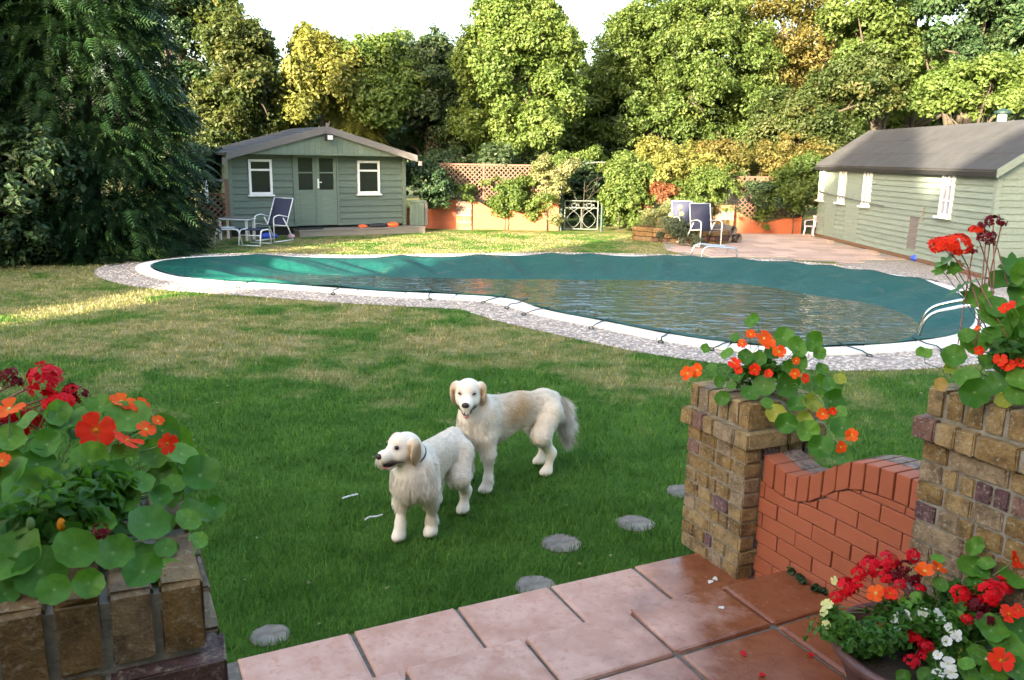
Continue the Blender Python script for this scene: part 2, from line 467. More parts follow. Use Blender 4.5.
def offset(P, d):
    T = np.roll(P, -1, 0) - np.roll(P, 1, 0)
    N = np.stack([T[:, 1], -T[:, 0]], 1); N /= np.linalg.norm(N, axis=1)[:, None] + 1e-9
    return P + N * d                                     # outward for a counter-clockwise loop
def inside(P, poly):
    x, y = P[:, 0], P[:, 1]; r = np.zeros(len(P), bool); j = len(poly) - 1
    for i in range(len(poly)):
        xi, yi = poly[i]; xj, yj = poly[j]
        r ^= ((yi > y) != (yj > y)) & (x < (xj - xi) * (y - yi) / (yj - yi + 1e-12) + xi)
        j = i
    return r
def fill_sheet(loops, z):
    bm = bmesh.new(); es = []
    for L_ in loops:
        vs = [bm.verts.new((p[0], p[1], z)) for p in L_]
        es += [bm.edges.new((vs[i], vs[(i + 1) % len(vs)])) for i in range(len(vs))]
    bmesh.ops.triangle_fill(bm, use_beauty=True, use_dissolve=False, edges=es)
    for f in bm.faces:
        if f.normal.z < 0: f.normal_flip()
    return bm
def bm_obj(name, bm, mt, parent=None):
    me = bpy.data.meshes.new(name); bm.to_mesh(me); bm.free(); me.materials.append(mt); return link(name, me, parent)

near_px = pix('150,270 165,276 190,281 250,285 300,288 340,291 400,295 450,297 505,300 525,305 545,313 600,323 650,334 700,343 735,347 790,352 830,350 870,349 905,346 950,340 972,328')
far_px = pix('155,264 185,260.5 215,259 247,258.5 295,259.5 345,261 400,260 480,259 555,257.5 620,258.5 700,260.5 760,263.5 800,267 830,270 870,275 905,280 930,286 955,295 972,308')
nearP = np.array([gp(*p)[:2] for p in near_px]); farP = np.array([gp(*p)[:2] for p in far_px])
POOL = smooth_loop(catmull(np.vstack([nearP, farP[::-1]]), 240), 8)      # counter-clockwise
COPE = smooth_loop(offset(POOL, .27), 6)
GRAV = smooth_loop(offset(POOL, .95), 14)
# lawn, to the horizon, with the pool cut out
big = [(-1500, -1500), (1500, -1500), (1500, 1500), (-1500, 1500)]
lawn = bm_obj('lawn', fill_sheet([big, offset(POOL, .1)], 0), M['lawn']); tag(lawn, kind='structure')
gv = bm_obj('pebble_path', fill_sheet([GRAV, offset(POOL, .02)], .006), M['gravel']); tag(gv, kind='structure')
pth = [tuple(gp(*p)[:2]) for p in pix('985,372 1030,372 1075,330 990,276 905,257 850,247')] + [(6.7, 17.2), (7.2, 15.6), (7.4, 14.4), (7.3, 13.2), (6.8, 11.6), (6.0, 10.2)]
gp2 = bm_obj('pebble_path', fill_sheet([pth], .010), M['gravel']); tag(gp2, kind='structure')
# loose pebbles bedded in the path
def pebbles(n):
    P = []
    lo, hi = GRAV.min(0) - .1, GRAV.max(0) + .1
    while sum(map(len, P)) < n:
        q = rng.uniform(lo, hi, (40000, 2)); k = inside(q, GRAV) & ~inside(q, COPE)
        q = q[k]; w = rng.random(len(q)) < np.clip((11 / q[:, 1]) ** 2, .2, 1); P.append(q[w])
    q = np.vstack(P)[:n]
    tv = np.array([(1, 0, 0), (0, 1, 0), (-1, 0, 0), (0, -1, 0), (.55, .55, .5), (-.55, .55, .55), (-.5, -.55, .5), (.55, -.5, .55)], float)
    tf = np.array([(0, 1, 4), (1, 5, 4), (1, 2, 5), (2, 6, 5), (2, 3, 6), (3, 7, 6), (3, 0, 7), (0, 4, 7), (4, 5, 6), (4, 6, 7)])
    a = rng.uniform(0, 6.28, n); s_ = rng.uniform(.012, .030, n)
    V = tv[None] * (s_[:, None, None] * np.stack([np.ones(n), rng.uniform(.6, 1, n), np.full(n, .6)], 1)[:, None])
    X = V[..., 0] * np.cos(a)[:, None] - V[..., 1] * np.sin(a)[:, None] + q[:, :1]
    Y = V[..., 0] * np.sin(a)[:, None] + V[..., 1] * np.cos(a)[:, None] + q[:, 1:]
    V = np.stack([X, Y, V[..., 2] + .004], 2).reshape(-1, 3)
    F = (tf[None] + (np.arange(n) * 8)[:, None, None]).reshape(-1, 3)
    return np_mesh('pebbles', V, F, M['pebble'], {'rnd': np.repeat(rng.random(n), 8)})
tag(link('pebbles', pebbles(9000)), 'grey and buff pebbles set in the path round the pool', 'pebbles', kind='stuff')

# ---- coping stones round the pool
pool = thing('swimming_pool', 'kidney shaped swimming pool edged with white coping stones', 'pool')
nst = 46
pa, pb = resample(POOL, 240), COPE
MB_basin = MB()
idx = np.linspace(0, 240, nst + 1)
for k in range(nst):
    i0, i1 = idx[k] + .06, idx[k + 1] - .06
    js = np.linspace(i0, i1, 5)
    def at(P, q):
        a_ = int(math.floor(q)) % 240; b_ = (a_ + 1) % 240; fr = q - math.floor(q); return P[a_] * (1 - fr) + P[b_] * fr
    mb = MB(); dz = random.uniform(-.004, .004)
    ins = [at(POOL, q) for q in js]; outs = [at(COPE, q) for q in js]
    n_ = len(js)
    vs = [(p[0], p[1], .048 + dz) for p in ins] + [(p[0], p[1], .040 + dz) for p in outs] + [(p[0], p[1], -.06) for p in ins] + [(p[0], p[1], -.02) for p in outs]
    fs = []
    for j in range(n_ - 1):
        fs += [(j, n_ + j, n_ + j + 1, j + 1), (j + 1, 2 * n_ + j + 1, 2 * n_ + j, j), (n_ + j, 3 * n_ + j, 3 * n_ + j + 1, n_ + j + 1)]
    fs += [(0, 2 * n_, 3 * n_, n_), (n_ - 1, 2 * n_ - 1, 4 * n_ - 1, 3 * n_ - 1)]
    mb.add(vs, fs).build('coping_stone', M['coping'], pool, bevel=.008)
bas = MB(); b_in = offset(POOL, .03)
bas.add([(p[0], p[1], -.03) for p in b_in] + [(p[0], p[1], -1.4) for p in b_in], [(i, (i + 1) % 240, 240 + (i + 1) % 240, 240 + i) for i in range(240)] + [tuple(range(240, 480))])
bas.build('basin', M['coping'], pool)

# ---- the sagging cover and the rain water lying on it
wn_px = pix('252,279.5 300,286 340,289.5 400,293.5 450,295.8 500,298.5 530,303.8 560,310 600,318 650,327 700,335.5 735,340.5 790,346 830,346.5 863,345.5 893,343 912,336 922,328')
wf_px = pix('252,278 275,275.5 315,274.5 400,277 480,279 560,279.5 654,280 747,284 780,289 811,295 863,302 892,309 913,318 922,328')
WZ = -.03
N1 = 130
edge_n = resample(np.vstack([POOL[np.argmin(np.linalg.norm(POOL - nearP[0], axis=1))][None], nearP[1:-1], ((nearP[-1] + farP[-1]) / 2)[None]]), N1, False)
i0 = int(np.argmin(np.linalg.norm(POOL - (nearP[0] + farP[0]) / 2, axis=1))); i1 = int(np.argmin(np.linalg.norm(POOL - (nearP[-1] + farP[-1]) / 2, axis=1)))
lp = np.roll(POOL, -i0, 0); kk = (i1 - i0) % 240
edge_n = resample(lp[:kk + 1], N1, False); edge_f = resample(np.vstack([lp[kk:], lp[:1]])[::-1], N1, False)
wat_n = resample(np.array([gp(*p, WZ)[:2] for p in wn_px]), N1, False); wat_f = resample(np.array([gp(*p, WZ)[:2] for p in wf_px]), N1, False)
EDGE = np.vstack([edge_n, edge_f[::-1][1:-1]]); WAT = smooth_loop(np.vstack([wat_n, wat_f[::-1][1:-1]]), 3)
strap_px = pix('252,286 340,290 428,296 505,301 525,305 548,313 607,325 668,337 735,347 840,350 915,345 262,258.5 401,260 480,259 552,257.5 590,257.8 667,259.5 690,260 735,262 790,266 828,270 870,275 920,283')
straps = [gp(*p)[:2] for p in strap_px]
NE = len(EDGE)
ds = np.min(np.stack([np.linalg.norm(EDGE - s_, axis=1) for s_ in straps]), 0)
rings = []
fr = [0, .04, .1, .18, .28, .4, .52, .64, .76, .88, 1.0]
arc = np.r_[0, np.cumsum(np.linalg.norm(np.diff(EDGE, axis=0), axis=1))]
wob = sum(a_ * np.sin(arc * w_ + p_) for a_, w_, p_ in ((1, 3.1, .3), (.8, 5.3, 1.7), (.6, 8.9, .2)))
span = np.linalg.norm(EDGE - WAT, axis=1)
for f in fr:
    e2 = EDGE + (WAT - EDGE) * (np.clip(ds - .1, 0, .6) * np.clip(span, 0, 2.5) * .03)[:, None] + (EDGE - WAT) / (span[:, None] + .05) * .05   # scalloped between the straps
    P = e2 * (1 - f) + WAT * f
    z = .062 * (1 - f) ** 1.3 + WZ * (1 - (1 - f) ** 1.3)
    z = z + np.exp(-ds / .22) * .028 * (1 - f) ** 2 * np.clip(span, 0, 1.5)
    z = z + wob * .022 * math.sin(math.pi * min(1, f * 1.05)) * np.clip(span, .05, 2)
    z = np.maximum(z, .052) if f == 0 else z
    rings.append(np.c_[P, z])
cen = WAT.mean(0)
for f, dz in ((.12, -.10), (.35, -.3), (.7, -.5)):
    rings.append(np.c_[WAT * (1 - f) + cen * f, np.full(NE, WZ + dz)])
V = np.vstack(rings + [np.r_[cen, WZ - .6][None]])
F = []
for r_ in range(len(rings) - 1):
    for i in range(NE):
        j = (i + 1) % NE; F.append((r_ * NE + i, r_ * NE + j, (r_ + 1) * NE + j, (r_ + 1) * NE + i))
cover = thing('pool_cover', 'sagging teal tarpaulin cover stretched over the pool', 'pool cover')
co = link('sheet', np_mesh('sheet', V, np.array(F), M['teal'], smooth=True), cover)
sd = co.modifiers.new('thick', 'SOLIDIFY'); sd.thickness = .004
for s_ in straps:
    i = int(np.argmin(np.linalg.norm(COPE - s_, axis=1))); q = COPE[i]; d = (q - s_) / (np.linalg.norm(q - s_) + 1e-6)
    sd_ = np.array([-d[1], d[0]]) * random.uniform(-.10, .10)
    pts = [(*(s_ - d * .05), .085), (*s_, .075), (*(s_ + d * .17 + sd_), .062), (*(q + d * .02 + sd_), .056), (*(q + d * .10 + sd_ * 1.6), .03)]
    mb = MB().tube(pts, .0075, 6)
    c_ = np.array([*(q + d * .12 + sd_ * 1.7), .022])
    mb.tube([c_ + .03 * np.array([math.cos(a), math.sin(a), 0.3 * math.sin(a)]) for a in np.linspace(0, 6.28, 9)], .008, 5)
    mb.build('strap', M['strap'], cover, True)
wt = bm_obj('water', fill_sheet([WAT], WZ + .001), M['water']); tag(wt, kind='structure')

# ================================================================== TERRACE (frame turned 26 degrees)
PHI = R(26.0)
TE1 = np.array([math.cos(PHI), math.sin(PHI)]); TE2 = np.array([-math.sin(PHI), math.cos(PHI)])
def tw(s, y, z=0): return np.array([*(s * TE1 + y * TE2), z])
Z1, Z2 = .06, .20
ter = MB()
ter.box(.12, 2.80, 2.56, 3.155, -.1, Z1 - .012); ter.box(.12, 2.72, -1.6, 2.58, -.1, Z2 - .012)
terrace = ter.build('terrace', M['joint'], None, rot=(0, 0, PHI)); tag(terrace, kind='structure')
def slab_mesh(name, sx, sy, th=.045):
    bm = bmesh.new(); bmesh.ops.create_cube(bm, size=1)
    for v_ in bm.verts: v_.co = Vector((v_.co.x * sx, v_.co.y * sy, v_.co.z * th - th / 2))
    bmesh.ops.bevel(bm, geom=[e for e in bm.edges], offset=.012, segments=3, affect='EDGES', profile=.6)
    rr = random.Random(name)
    for v_ in bm.verts:
        v_.co.x += rr.uniform(-.0045, .0045); v_.co.y += rr.uniform(-.0045, .0045); v_.co.z += rr.uniform(-.0015, .001)
    me = bpy.data.meshes.new(name); bm.to_mesh(me); bm.free(); me.materials.append(M['slab']); return me
pit = .477
sm = {}
def slab(s0, s1, y0, y1, z):
    key = (round(s1 - s0, 3), round(y1 - y0, 3))
    if key not in sm: sm[key] = slab_mesh('paving_slab', s1 - s0 - .019, y1 - y0 - .019)
    link('paving_slab', sm[key], terrace, loc=((s0 + s1) / 2, (y0 + y1) / 2, z + random.uniform(-.002, .003)), rot=(random.uniform(-.004, .004), random.uniform(-.004, .004), random.uniform(-.012, .012)))
x = .325
while x < 2.5:
    slab(x, min(x + pit, 2.80), 2.585, 3.165, Z1); x += pit
xs = [.37, .85, 1.345, 1.84, 2.325, 2.715]
xs = [.12] + xs if xs[0] > .2 else xs
for a, b in zip(xs, xs[1:]):
    slab(a, b, 2.275, 2.625, Z2 + .004)
    y = 2.275
    while y > -1.3:
        slab(a, b, y - pit, y, Z2); y -= pit
# weeds in the joint beside the flower wall
# ---- stepping stones set in the lawn
for (px, py, rx), lab in zip([(561, 544, .112), (635, 524, .112), (535, 586, .10), (270, 636, .085), (684, 492, .11)],
                           ['round grey stepping stone in the grass nearest below the standing dog', 'round grey stepping stone in the grass beside the brick pillar', 'round stepping stone half hidden by the front paving row', 'small broken stepping stone in the grass by the left end of the paving', 'stepping stone peeping out behind the brick pillar']):
    c = gp(px, py); mb = MB(); n = 22; rs = [rx * random.uniform(.93, 1.05) for _ in range(n)]
    vs = [(0, 0, .010)] + [(r_ * .86 * math.cos(6.283 * i / n), r_ * .86 * math.sin(6.283 * i / n), .010 + random.uniform(-.004, .004)) for i, r_ in enumerate(rs)] + [(r_ * math.cos(6.283 * i / n), r_ * math.sin(6.283 * i / n), .006) for i, r_ in enumerate(rs)] + [(r_ * math.cos(6.283 * i / n), r_ * math.sin(6.283 * i / n), -.03) for i, r_ in enumerate(rs)]
    fs = [(0, 1 + i, 1 + (i + 1) % n) for i in range(n)] + [(1 + i, 1 + n + i, 1 + n + (i + 1) % n, 1 + (i + 1) % n) for i in range(n)] + [(1 + n + i, 1 + 2 * n + i, 1 + 2 * n + (i + 1) % n, 1 + n + (i + 1) % n) for i in range(n)]
    o = mb.add(vs, fs).build('stepping_stone', M['stone'], None, False, loc=(c[0], c[1], 0)); tag(o, lab, 'stepping stone', 'stepping stones across the lawn')
STONES = [(gp(561, 544)[:2], .125), (gp(635, 524)[:2], .125), (gp(535, 586)[:2], .11), (gp(270, 636)[:2], .10), (gp(684, 492)[:2], .12)]

# ---- brick pillars: every brick an object, one shared mesh scaled to its length
def brick_mesh():
    bm = bmesh.new(); bmesh.ops.create_cube(bm, size=1)
    bmesh.ops.bevel(bm, geom=list(bm.edges), offset=.05, segments=2, affect='EDGES')
    rr = random.Random(5)
    for v_ in bm.verts: v_.co += Vector((rr.uniform(-.016, .016), rr.uniform(-.016, .016), rr.uniform(-.03, .03)))
    me = bpy.data.meshes.new('brick'); bm.to_mesh(me); bm.free(); me.materials.append(M['brick']); return me
BRK = [brick_mesh()]
bm2 = BRK[0].copy(); bm2.materials[0] = M['brick_shaded_dirty']; BRK.append(bm2); CUR = [0]
def brick(par, x0, x1, y0, y1, z0, z1):
    j = .005
    link('brick', BRK[CUR[0]], par, loc=((x0 + x1) / 2 + random.uniform(-.002, .002), (y0 + y1) / 2 + random.uniform(-.002, .002), (z0 + z1) / 2),
         rot=(random.choice((0, math.pi)), 0, random.choice((0, math.pi)) + random.uniform(-.012, .012)), scale=(x1 - x0 - 2 * j, y1 - y0 - 2 * j, z1 - z0 - 2 * j))
def cuts(L_, rr):
    """lengths of bricks along a face"""
    pats = [(.5, .5), (.26, .24, .5), (.5, .25, .25), (.25, .5, .25), (.24, .26, .25, .25), (.42, .22, .36)]
    return [p * L_ for p in rr.choice(pats)]
def pillar(label, s0, y0, w, zb, zt, caph, seed, turn=False):
    rr = random.Random(seed)
    p = thing('brick_pillar', label, 'pillar', tw(s0, y0, zb), PHI)
    h = zt - zb; over = .03
    MB().box(.014, w - .014, .014, w - .014, 0, h - .02).build('mortar', M['mortar'], p)
    MB().box(-over + .016, w + over - .016, -over + .016, w + over - .016, h - caph - .082, h - caph - .012).build('mortar', M['mortar'], p)
    body = h - caph - .09; nc = max(3, round(body / .0755)); ch = body / nc
    bd = .10
    def ring(a, b, z0, z1, d, soldier=False):
        for face in range(4):
            full = face % 2 == 0
            l0, l1 = (a, b) if full else (a + d, b - d)
            if soldier:
                n = max(2, round((l1 - l0) / .076)); segs = [(l1 - l0) / n] * n
            else: segs = cuts(l1 - l0, rr) if full else cuts(l1 - l0, rr)[:]
            q = l0
            for sg in segs:
                if face == 0: brick(p, q, q + sg, a, a + d, z0, z1)
                elif face == 2: brick(p, q, q + sg, b - d, b, z0, z1)
                elif face == 1: brick(p, b - d, b, q, q + sg, z0, z1)
                else: brick(p, a, a + d, q, q + sg, z0, z1)
                q += sg
    for k in range(nc):
        if k % 2: ring(0, w, k * ch, (k + 1) * ch, bd)
        else:
            # swap which faces run through at the corners
            for face in range(4):
                full = face % 2 == 1
                l0, l1 = (0, w) if full else (bd, w - bd)
                q = l0
                for sg in cuts(l1 - l0, rr):
                    z0, z1 = k * ch, (k + 1) * ch
                    if face == 0: brick(p, q, q + sg, 0, bd, z0, z1)
                    elif face == 2: brick(p, q, q + sg, w - bd, w, z0, z1)
                    elif face == 1: brick(p, w - bd, w, q, q + sg, z0, z1)
                    else: brick(p, 0, bd, q, q + sg, z0, z1)
                    q += sg
    ring(-over, w + over, body, body + .09, bd)
    # brick-on-edge cap: ends show along the left face, a long side closes the corner
    z0, z1 = body + .09, h
    n = 6
    for side in (0, 1):
        xa, xb = (0, .205) if side == 0 else (w - .205, w)
        for k in range(n):
            if turn: brick(p, k * w / n, (k + 1) * w / n, xa, xb, z0, z1)
            else: brick(p, xa, xb, k * w / n, (k + 1) * w / n, z0, z1)
    MB().box(.19, w - .19, .19, w - .19, z0 - .02, z1 - .012).build('soil', M['soil'], p)
    return p
pillar('yellow stock brick pillar standing on the lower paving row, orange nasturtiums on top', 2.615, 2.83, .455, .05, .945, .13, 3)
pillar('brick pillar at the right edge, cut off by the frame', 2.655, 1.515, .455, .19, 1.262, .115, 4)
LPW = .455
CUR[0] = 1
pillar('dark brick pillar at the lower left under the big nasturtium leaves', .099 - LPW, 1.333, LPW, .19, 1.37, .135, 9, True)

# ---- low painted wall with a swept top between the two right-hand pillars
wl = thing('garden_wall', 'low terracotta painted brick wall with a swept top joining the two right pillars', 'wall', tw(2.72, 0, 0), PHI)
wx = [1.97, 2.05, 2.15, 2.25, 2.33, 2.42, 2.5, 2.58, 2.66, 2.72, 2.78, 2.84]
wt_ = [.862, .864, .862, .852, .830, .775, .71, .668, .650, .660, .682, .70]
wb_ = [.743, .744, .743, .730, .705, .655, .58, .545, .532, .538, .552, .56]
def wtop(y): return float(np.interp(y, wx, wt_))
def wbot(y): return float(np.interp(y, wx, wb_))
TH = .215
core = MB()
ys = np.linspace(1.96, 2.84, 40)
for a, b in zip(ys, ys[1:]):
    core.hexa([(.012, a, .0), (.012, b, .0), (TH - .006, b, .0), (TH - .006, a, .0), (.012, a, wtop(a) - .012), (.012, b, wtop(b) - .012), (TH - .006, b, wtop(b) - .012), (TH - .006, a, wtop(a) - .012)])
core.build('mortar', M['capdark'], wl)
g_ = .0032
row = 0; z = .02
while z < .75:
    z1 = z + .0765
    y = 1.96 - (.105 if row % 2 else 0) - random.uniform(0, .03)
    while y < 2.84:
        a, b = max(y, 1.962), min(y + .217, 2.838); y += .217
        if b - a < .02: continue
        jd = random.uniform(-.003, .003)
        for x0, x1 in ((jd, .1), (TH - .1, TH)):
            if wbot((a + b) / 2) < z + .012 and wbot(a) < z + .012 and wbot(b) < z + .012: continue
            n = 4; yy = np.linspace(a + g_, b - g_, n + 1); mb = MB()
            bot = [(x0, q, z + g_) for q in yy] + [(x1, q, z + g_) for q in yy]
            top = [(x0, q, max(z + 2 * g_, min(z1 - g_, wbot(q) - g_))) for q in yy] + [(x1, q, max(z + 2 * g_, min(z1 - g_, wbot(q) - g_))) for q in yy]
            k = n + 1; o_ = 2 * k
            fs = []
            for i in range(n):
                fs += [(i, i + 1, o_ + i + 1, o_ + i), (k + i + 1, k + i, o_ + k + i, o_ + k + i + 1), (o_ + i, o_ + i + 1, o_ + k + i + 1, o_ + k + i)]
            fs += [(0, o_, o_ + k, k), (n, k + n, o_ + k + n, o_ + n)]
            mb.add(bot + top, fs).build('brick', M['terra'], wl, bevel=.003)
    z = z1; row += 1
y = 1.962
while y < 2.83:
    b = min(y + .0715, 2.838); a = y; y += .0715
    if b - a < .02: continue
    q0, q1 = a + g_ * 1.2, b - g_ * 1.2
    jx = random.uniform(-.002, .002)
    for x0, x1, mt in ((-.004 + jx, .102, M['terra']), (.106, TH + .004, M['capdark'])):
        MB().hexa([(x0, q0, wbot(a) + g_), (x1, q0, wbot(a) + g_), (x1, q1, wbot(b) + g_), (x0, q1, wbot(b) + g_), (x0, q0, wtop(a)), (x1, q0, wtop(a)), (x1, q1, wtop(b)), (x0, q1, wtop(b))]).build('soldier_brick', mt, wl, bevel=.004)

# ================================================================== SUMMER HOUSE
HY = R(32.0); HX, HYY = -6.97, 20.57
hs = thing('summer_house', 'sage green wooden summer house with a low pitched gable roof', 'summer house', (HX, HYY, 0), HY)
HW, HD, FL = 4.66, 2.1, .22          # width, depth, floor height
EAVE, APEX = 2.02, 2.66
def gz(x): return EAVE + (APEX - EAVE) * (1 - abs(x - HW / 2) / (HW / 2))
# openings along the front: two windows and the double door
doorx = (1.63, 2.73); win = ((.47, 1.05), (3.30, 3.93)); wz = (1.03, 1.89)
MB().box(.05, HW - .05, .08, HD, FL - .15, EAVE - .02).build('inner_wall', M['dark_in'], hs)
bh = .165
def boards(par, x0, x1, z0, z1, holes, mat, name='board', bh=bh, y=0.0, ax='x', thick=.036):
    """overlapping boards, cut round the openings: one object for each length of board"""
    z = z0
    while z < z1 - .01:
        zt = min(z + bh, z1)
        segs = [(x0, x1)]
        for h0, h1, hz0, hz1 in holes:
            for za, zb_ in ((z, min(zt, hz0)), (max(z, hz1), zt)):      # what is left of a board above or below an opening
                if zb_ - za > .01 and zb_ - za < zt - z - .001 and zt > hz0 + .005 and z < hz1 - .005:
                    MB().box(h0, h1, y - .02, y + .02, za, zb_).build(name, mat, par)
        for h0, h1, hz0, hz1 in holes:
            if zt > hz0 + .005 and z < hz1 - .005:
                new = []
                for a, b in segs:
                    if h1 <= a or h0 >= b: new.append((a, b))
                    else:
                        if h0 - a > .01: new.append((a, h0))
                        if b - h1 > .01: new.append((h1, b))
                segs = new
        for a, b in segs:
            lo, hi = -thick, -.004
            p = [(a, y + lo, z), (b, y + lo, z), (b, y + .02, z), (a, y + .02, z), (a, y + hi, zt + .006), (b, y + hi, zt + .006), (b, y + .02, zt + .006), (a, y + .02, zt + .006)]
            if ax == 'y': p = [(q[1], -q[0], q[2]) for q in p]
            mb = MB().hexa(p); mb.build(name, mat, par)
        z = zt
boards(hs, .0, HW, FL, EAVE, [(doorx[0], doorx[1], 0, 3), (win[0][0], win[0][1], *wz), (win[1][0], win[1][1], *wz)], M['green_board'])
z_ = FL
while z_ < EAVE - .05:     # left flank
    MB().hexa([(-.03, HD, z_), (.02, HD, z_), (.02, .02, z_), (-.03, .02, z_), (-.01, HD, z_ + bh), (.02, HD, z_ + bh), (.02, .02, z_ + bh), (-.01, .02, z_ + bh)]).build('side_board', M['green_board'], hs)
    MB().hexa([(HW + .03, .02, z_), (HW - .02, .02, z_), (HW - .02, HD, z_), (HW + .03, HD, z_), (HW + .01, .02, z_ + bh), (HW - .02, .02, z_ + bh), (HW - .02, HD, z_ + bh), (HW + .01, HD, z_ + bh)]).build('side_board', M['green_board'], hs)
    z_ += bh
for x_ in (-.03, HW - .07):
    MB().box(x_, x_ + .10, -.055, .0, FL - .05, EAVE).build('corner_post', M['green_trim'], hs, bevel=.006)
MB().box(-.02, HW + .02, .05, HD + .05, .0, FL - .01).build('plinth', M['dark_in'], hs)
# gable of upright boards, set forward under the roof overhang
GY = -.45
n = 34; gx0, gx1 = .62, HW - .62
zb = 2.04
for k in range(n):
    a = -.1 + (HW + .2) * k / n; b = -.1 + (HW + .2) * (k + 1) / n - .004
    za, zbb = gz(a) - .02, gz(b) - .02
    if max(za, zbb) < zb + .02: continue
    MB().hexa([(a, GY, zb), (b, GY, zb), (b, GY + .02, zb), (a, GY + .02, zb), (a, GY, max(za, zb + .003)), (b, GY, max(zbb, zb + .003)), (b, GY + .02, max(zbb, zb + .003)), (a, GY + .02, max(za, zb + .003))]).build('gable_board', M['green_trim'], hs)
MB().box(-.05, HW + .05, GY, .0, zb - .03, zb - .004).build('soffit', M['green_trim'], hs)
ov = .15
def roof_pt(u, y, side, lift=0):    # u from 0 at ridge to 1 at eave
    x = HW / 2 + side * u * (HW / 2 + ov); z = APEX - u * (APEX - EAVE) * (HW / 2 + ov) / (HW / 2) + lift
    return (x, y, z)
for side in (-1, 1):
    rf = MB(); rf.hexa([roof_pt(0, GY - .06, side, .0), roof_pt(1, GY - .06, side, .0), roof_pt(1, HD + .25, side, .0), roof_pt(0, HD + .25, side, .0), roof_pt(0, GY - .06, side, .05), roof_pt(1, GY - .06, side, .05), roof_pt(1, HD + .25, side, .05), roof_pt(0, HD + .25, side, .05)])
    ro = rf.build('roof', M['slate'], hs)
    for k in range(9):          # courses of felt shingle strips
        u0, u1 = k / 9, (k + 1) / 9 + .015
        MB().hexa([roof_pt(u0, GY - .07, side, .052), roof_pt(u1, GY - .07, side, .056), roof_pt(u1, HD + .26, side, .056), roof_pt(u0, HD + .26, side, .052), roof_pt(u0, GY - .07, side, .055), roof_pt(u1, GY - .07, side, .068), roof_pt(u1, HD + .26, side, .068), roof_pt(u0, HD + .26, side, .055)]).build('shingle_course', M['slate'], hs)
    MB().hexa([roof_pt(0, GY - .10, side, -.10), roof_pt(1.0, GY - .10, side, -.10), roof_pt(1.0, GY - .065, side, -.10), roof_pt(0, GY - .065, side, -.10), roof_pt(0, GY - .10, side, .07), roof_pt(1.0, GY - .10, side, .07), roof_pt(1.0, GY - .065, side, .07), roof_pt(0, GY - .065, side, .07)]).build('barge_board', M['grey_board'], hs)
    MB().box(HW / 2 + side * (HW / 2 + .22) - .04, HW / 2 + side * (HW / 2 + .22) + .04, GY - .13, GY - .08, EAVE - .24, EAVE - .12).build('barge_end', M['grey_board'], hs)
MB().box(HW / 2 - .035, HW / 2 + .035, GY - .13, GY - .1, APEX - .2, APEX + .14).build('finial', M['grey_board'], hs)
lm = MB().box(HW / 2 - .085, HW / 2 + .085, GY - .30, GY - .14, APEX - .30, APEX - .13).build('floodlight', M['black'], hs, bevel=.01)
MB().box(HW / 2 - .065, HW / 2 + .065, GY - .306, GY - .301, APEX - .27, APEX - .16).build('lamp_glass', M['curtain'], lm)
def casement(par, x0, x1, z0, z1, y=-.03, top=.30, mat=M['white'], ax=None):
    fr = .06
    w_ = MB()
    for a, b, c, d in ((x0, x1, z0, z0 + fr), (x0, x1, z1 - fr, z1), (x0, x0 + fr, z0 + fr, z1 - fr), (x1 - fr, x1, z0 + fr, z1 - fr)):
        w_.box(a, b, y - .03, y + .05, c, d)
    zt = z1 - (z1 - z0) * top
    w_.box(x0 + fr, x1 - fr, y - .028, y + .04, zt - .025, zt + .025)
    w = w_.build('window', mat, par, bevel=.006)
    for c, d in ((z0 + fr, zt - .025), (zt + .025, z1 - fr)):
        MB().box(x0 + fr, x1 - fr, y + .005, y + .013, c, d).build('pane', M['glass'], w)
    MB().box(x0 - .04, x1 + .04, y - .07, y + .02, z0 - .045, z0 - .003).build('sill', mat, w, bevel=.006)
    return w
for a, b in win: casement(hs, a, b, *wz)
# double door: green leaves, two dark panes above in each, frame round it
MB().box(doorx[0] - .05, doorx[0], -.05, .02, FL, 2.03).build('door_frame', M['green_trim'], hs)
MB().box(doorx[1], doorx[1] + .05, -.05, .02, FL, 2.03).build('door_frame', M['green_trim'], hs)
mid = (doorx[0] + doorx[1]) / 2
for a, b in ((doorx[0] + .004, mid - .004), (mid + .004, doorx[1] - .004)):
    dm = MB(); st = .085
    dm.box(a, b, -.035, .01, FL + .01, 1.14); dm.box(a, a + st, -.035, .01, 1.14, 2.02); dm.box(b - st, b, -.035, .01, 1.14, 2.02)
    dm.box(a + st, b - st, -.035, .01, 1.94, 2.02); dm.box(a + st, b - st, -.035, .01, 1.555, 1.59)
    dr = dm.build('door', M['door_green'], hs, bevel=.005)
    for c, d in ((1.14, 1.555), (1.59, 1.94)): MB().box(a + st, b - st, -.012, -.004, c, d).build('pane', M['glass'], dr)
    MB().box(a + st + .02, b - st - .02, -.042, -.03, FL + .12, 1.04).build('door_panel', M['door_green'], dr, bevel=.004)
    if a > mid - .01:
        MB().box(a + .02, a + .06, -.06, -.036, 1.18, 1.42).tube([(a + .04, -.075, 1.33), (a + .13, -.075, 1.33)], .012).build('door_handle', M['white'], dr)
MB().box(mid - .024, mid + .024, -.046, -.034, FL + .01, 2.02).build('cover_strip', M['green_trim'], hs)
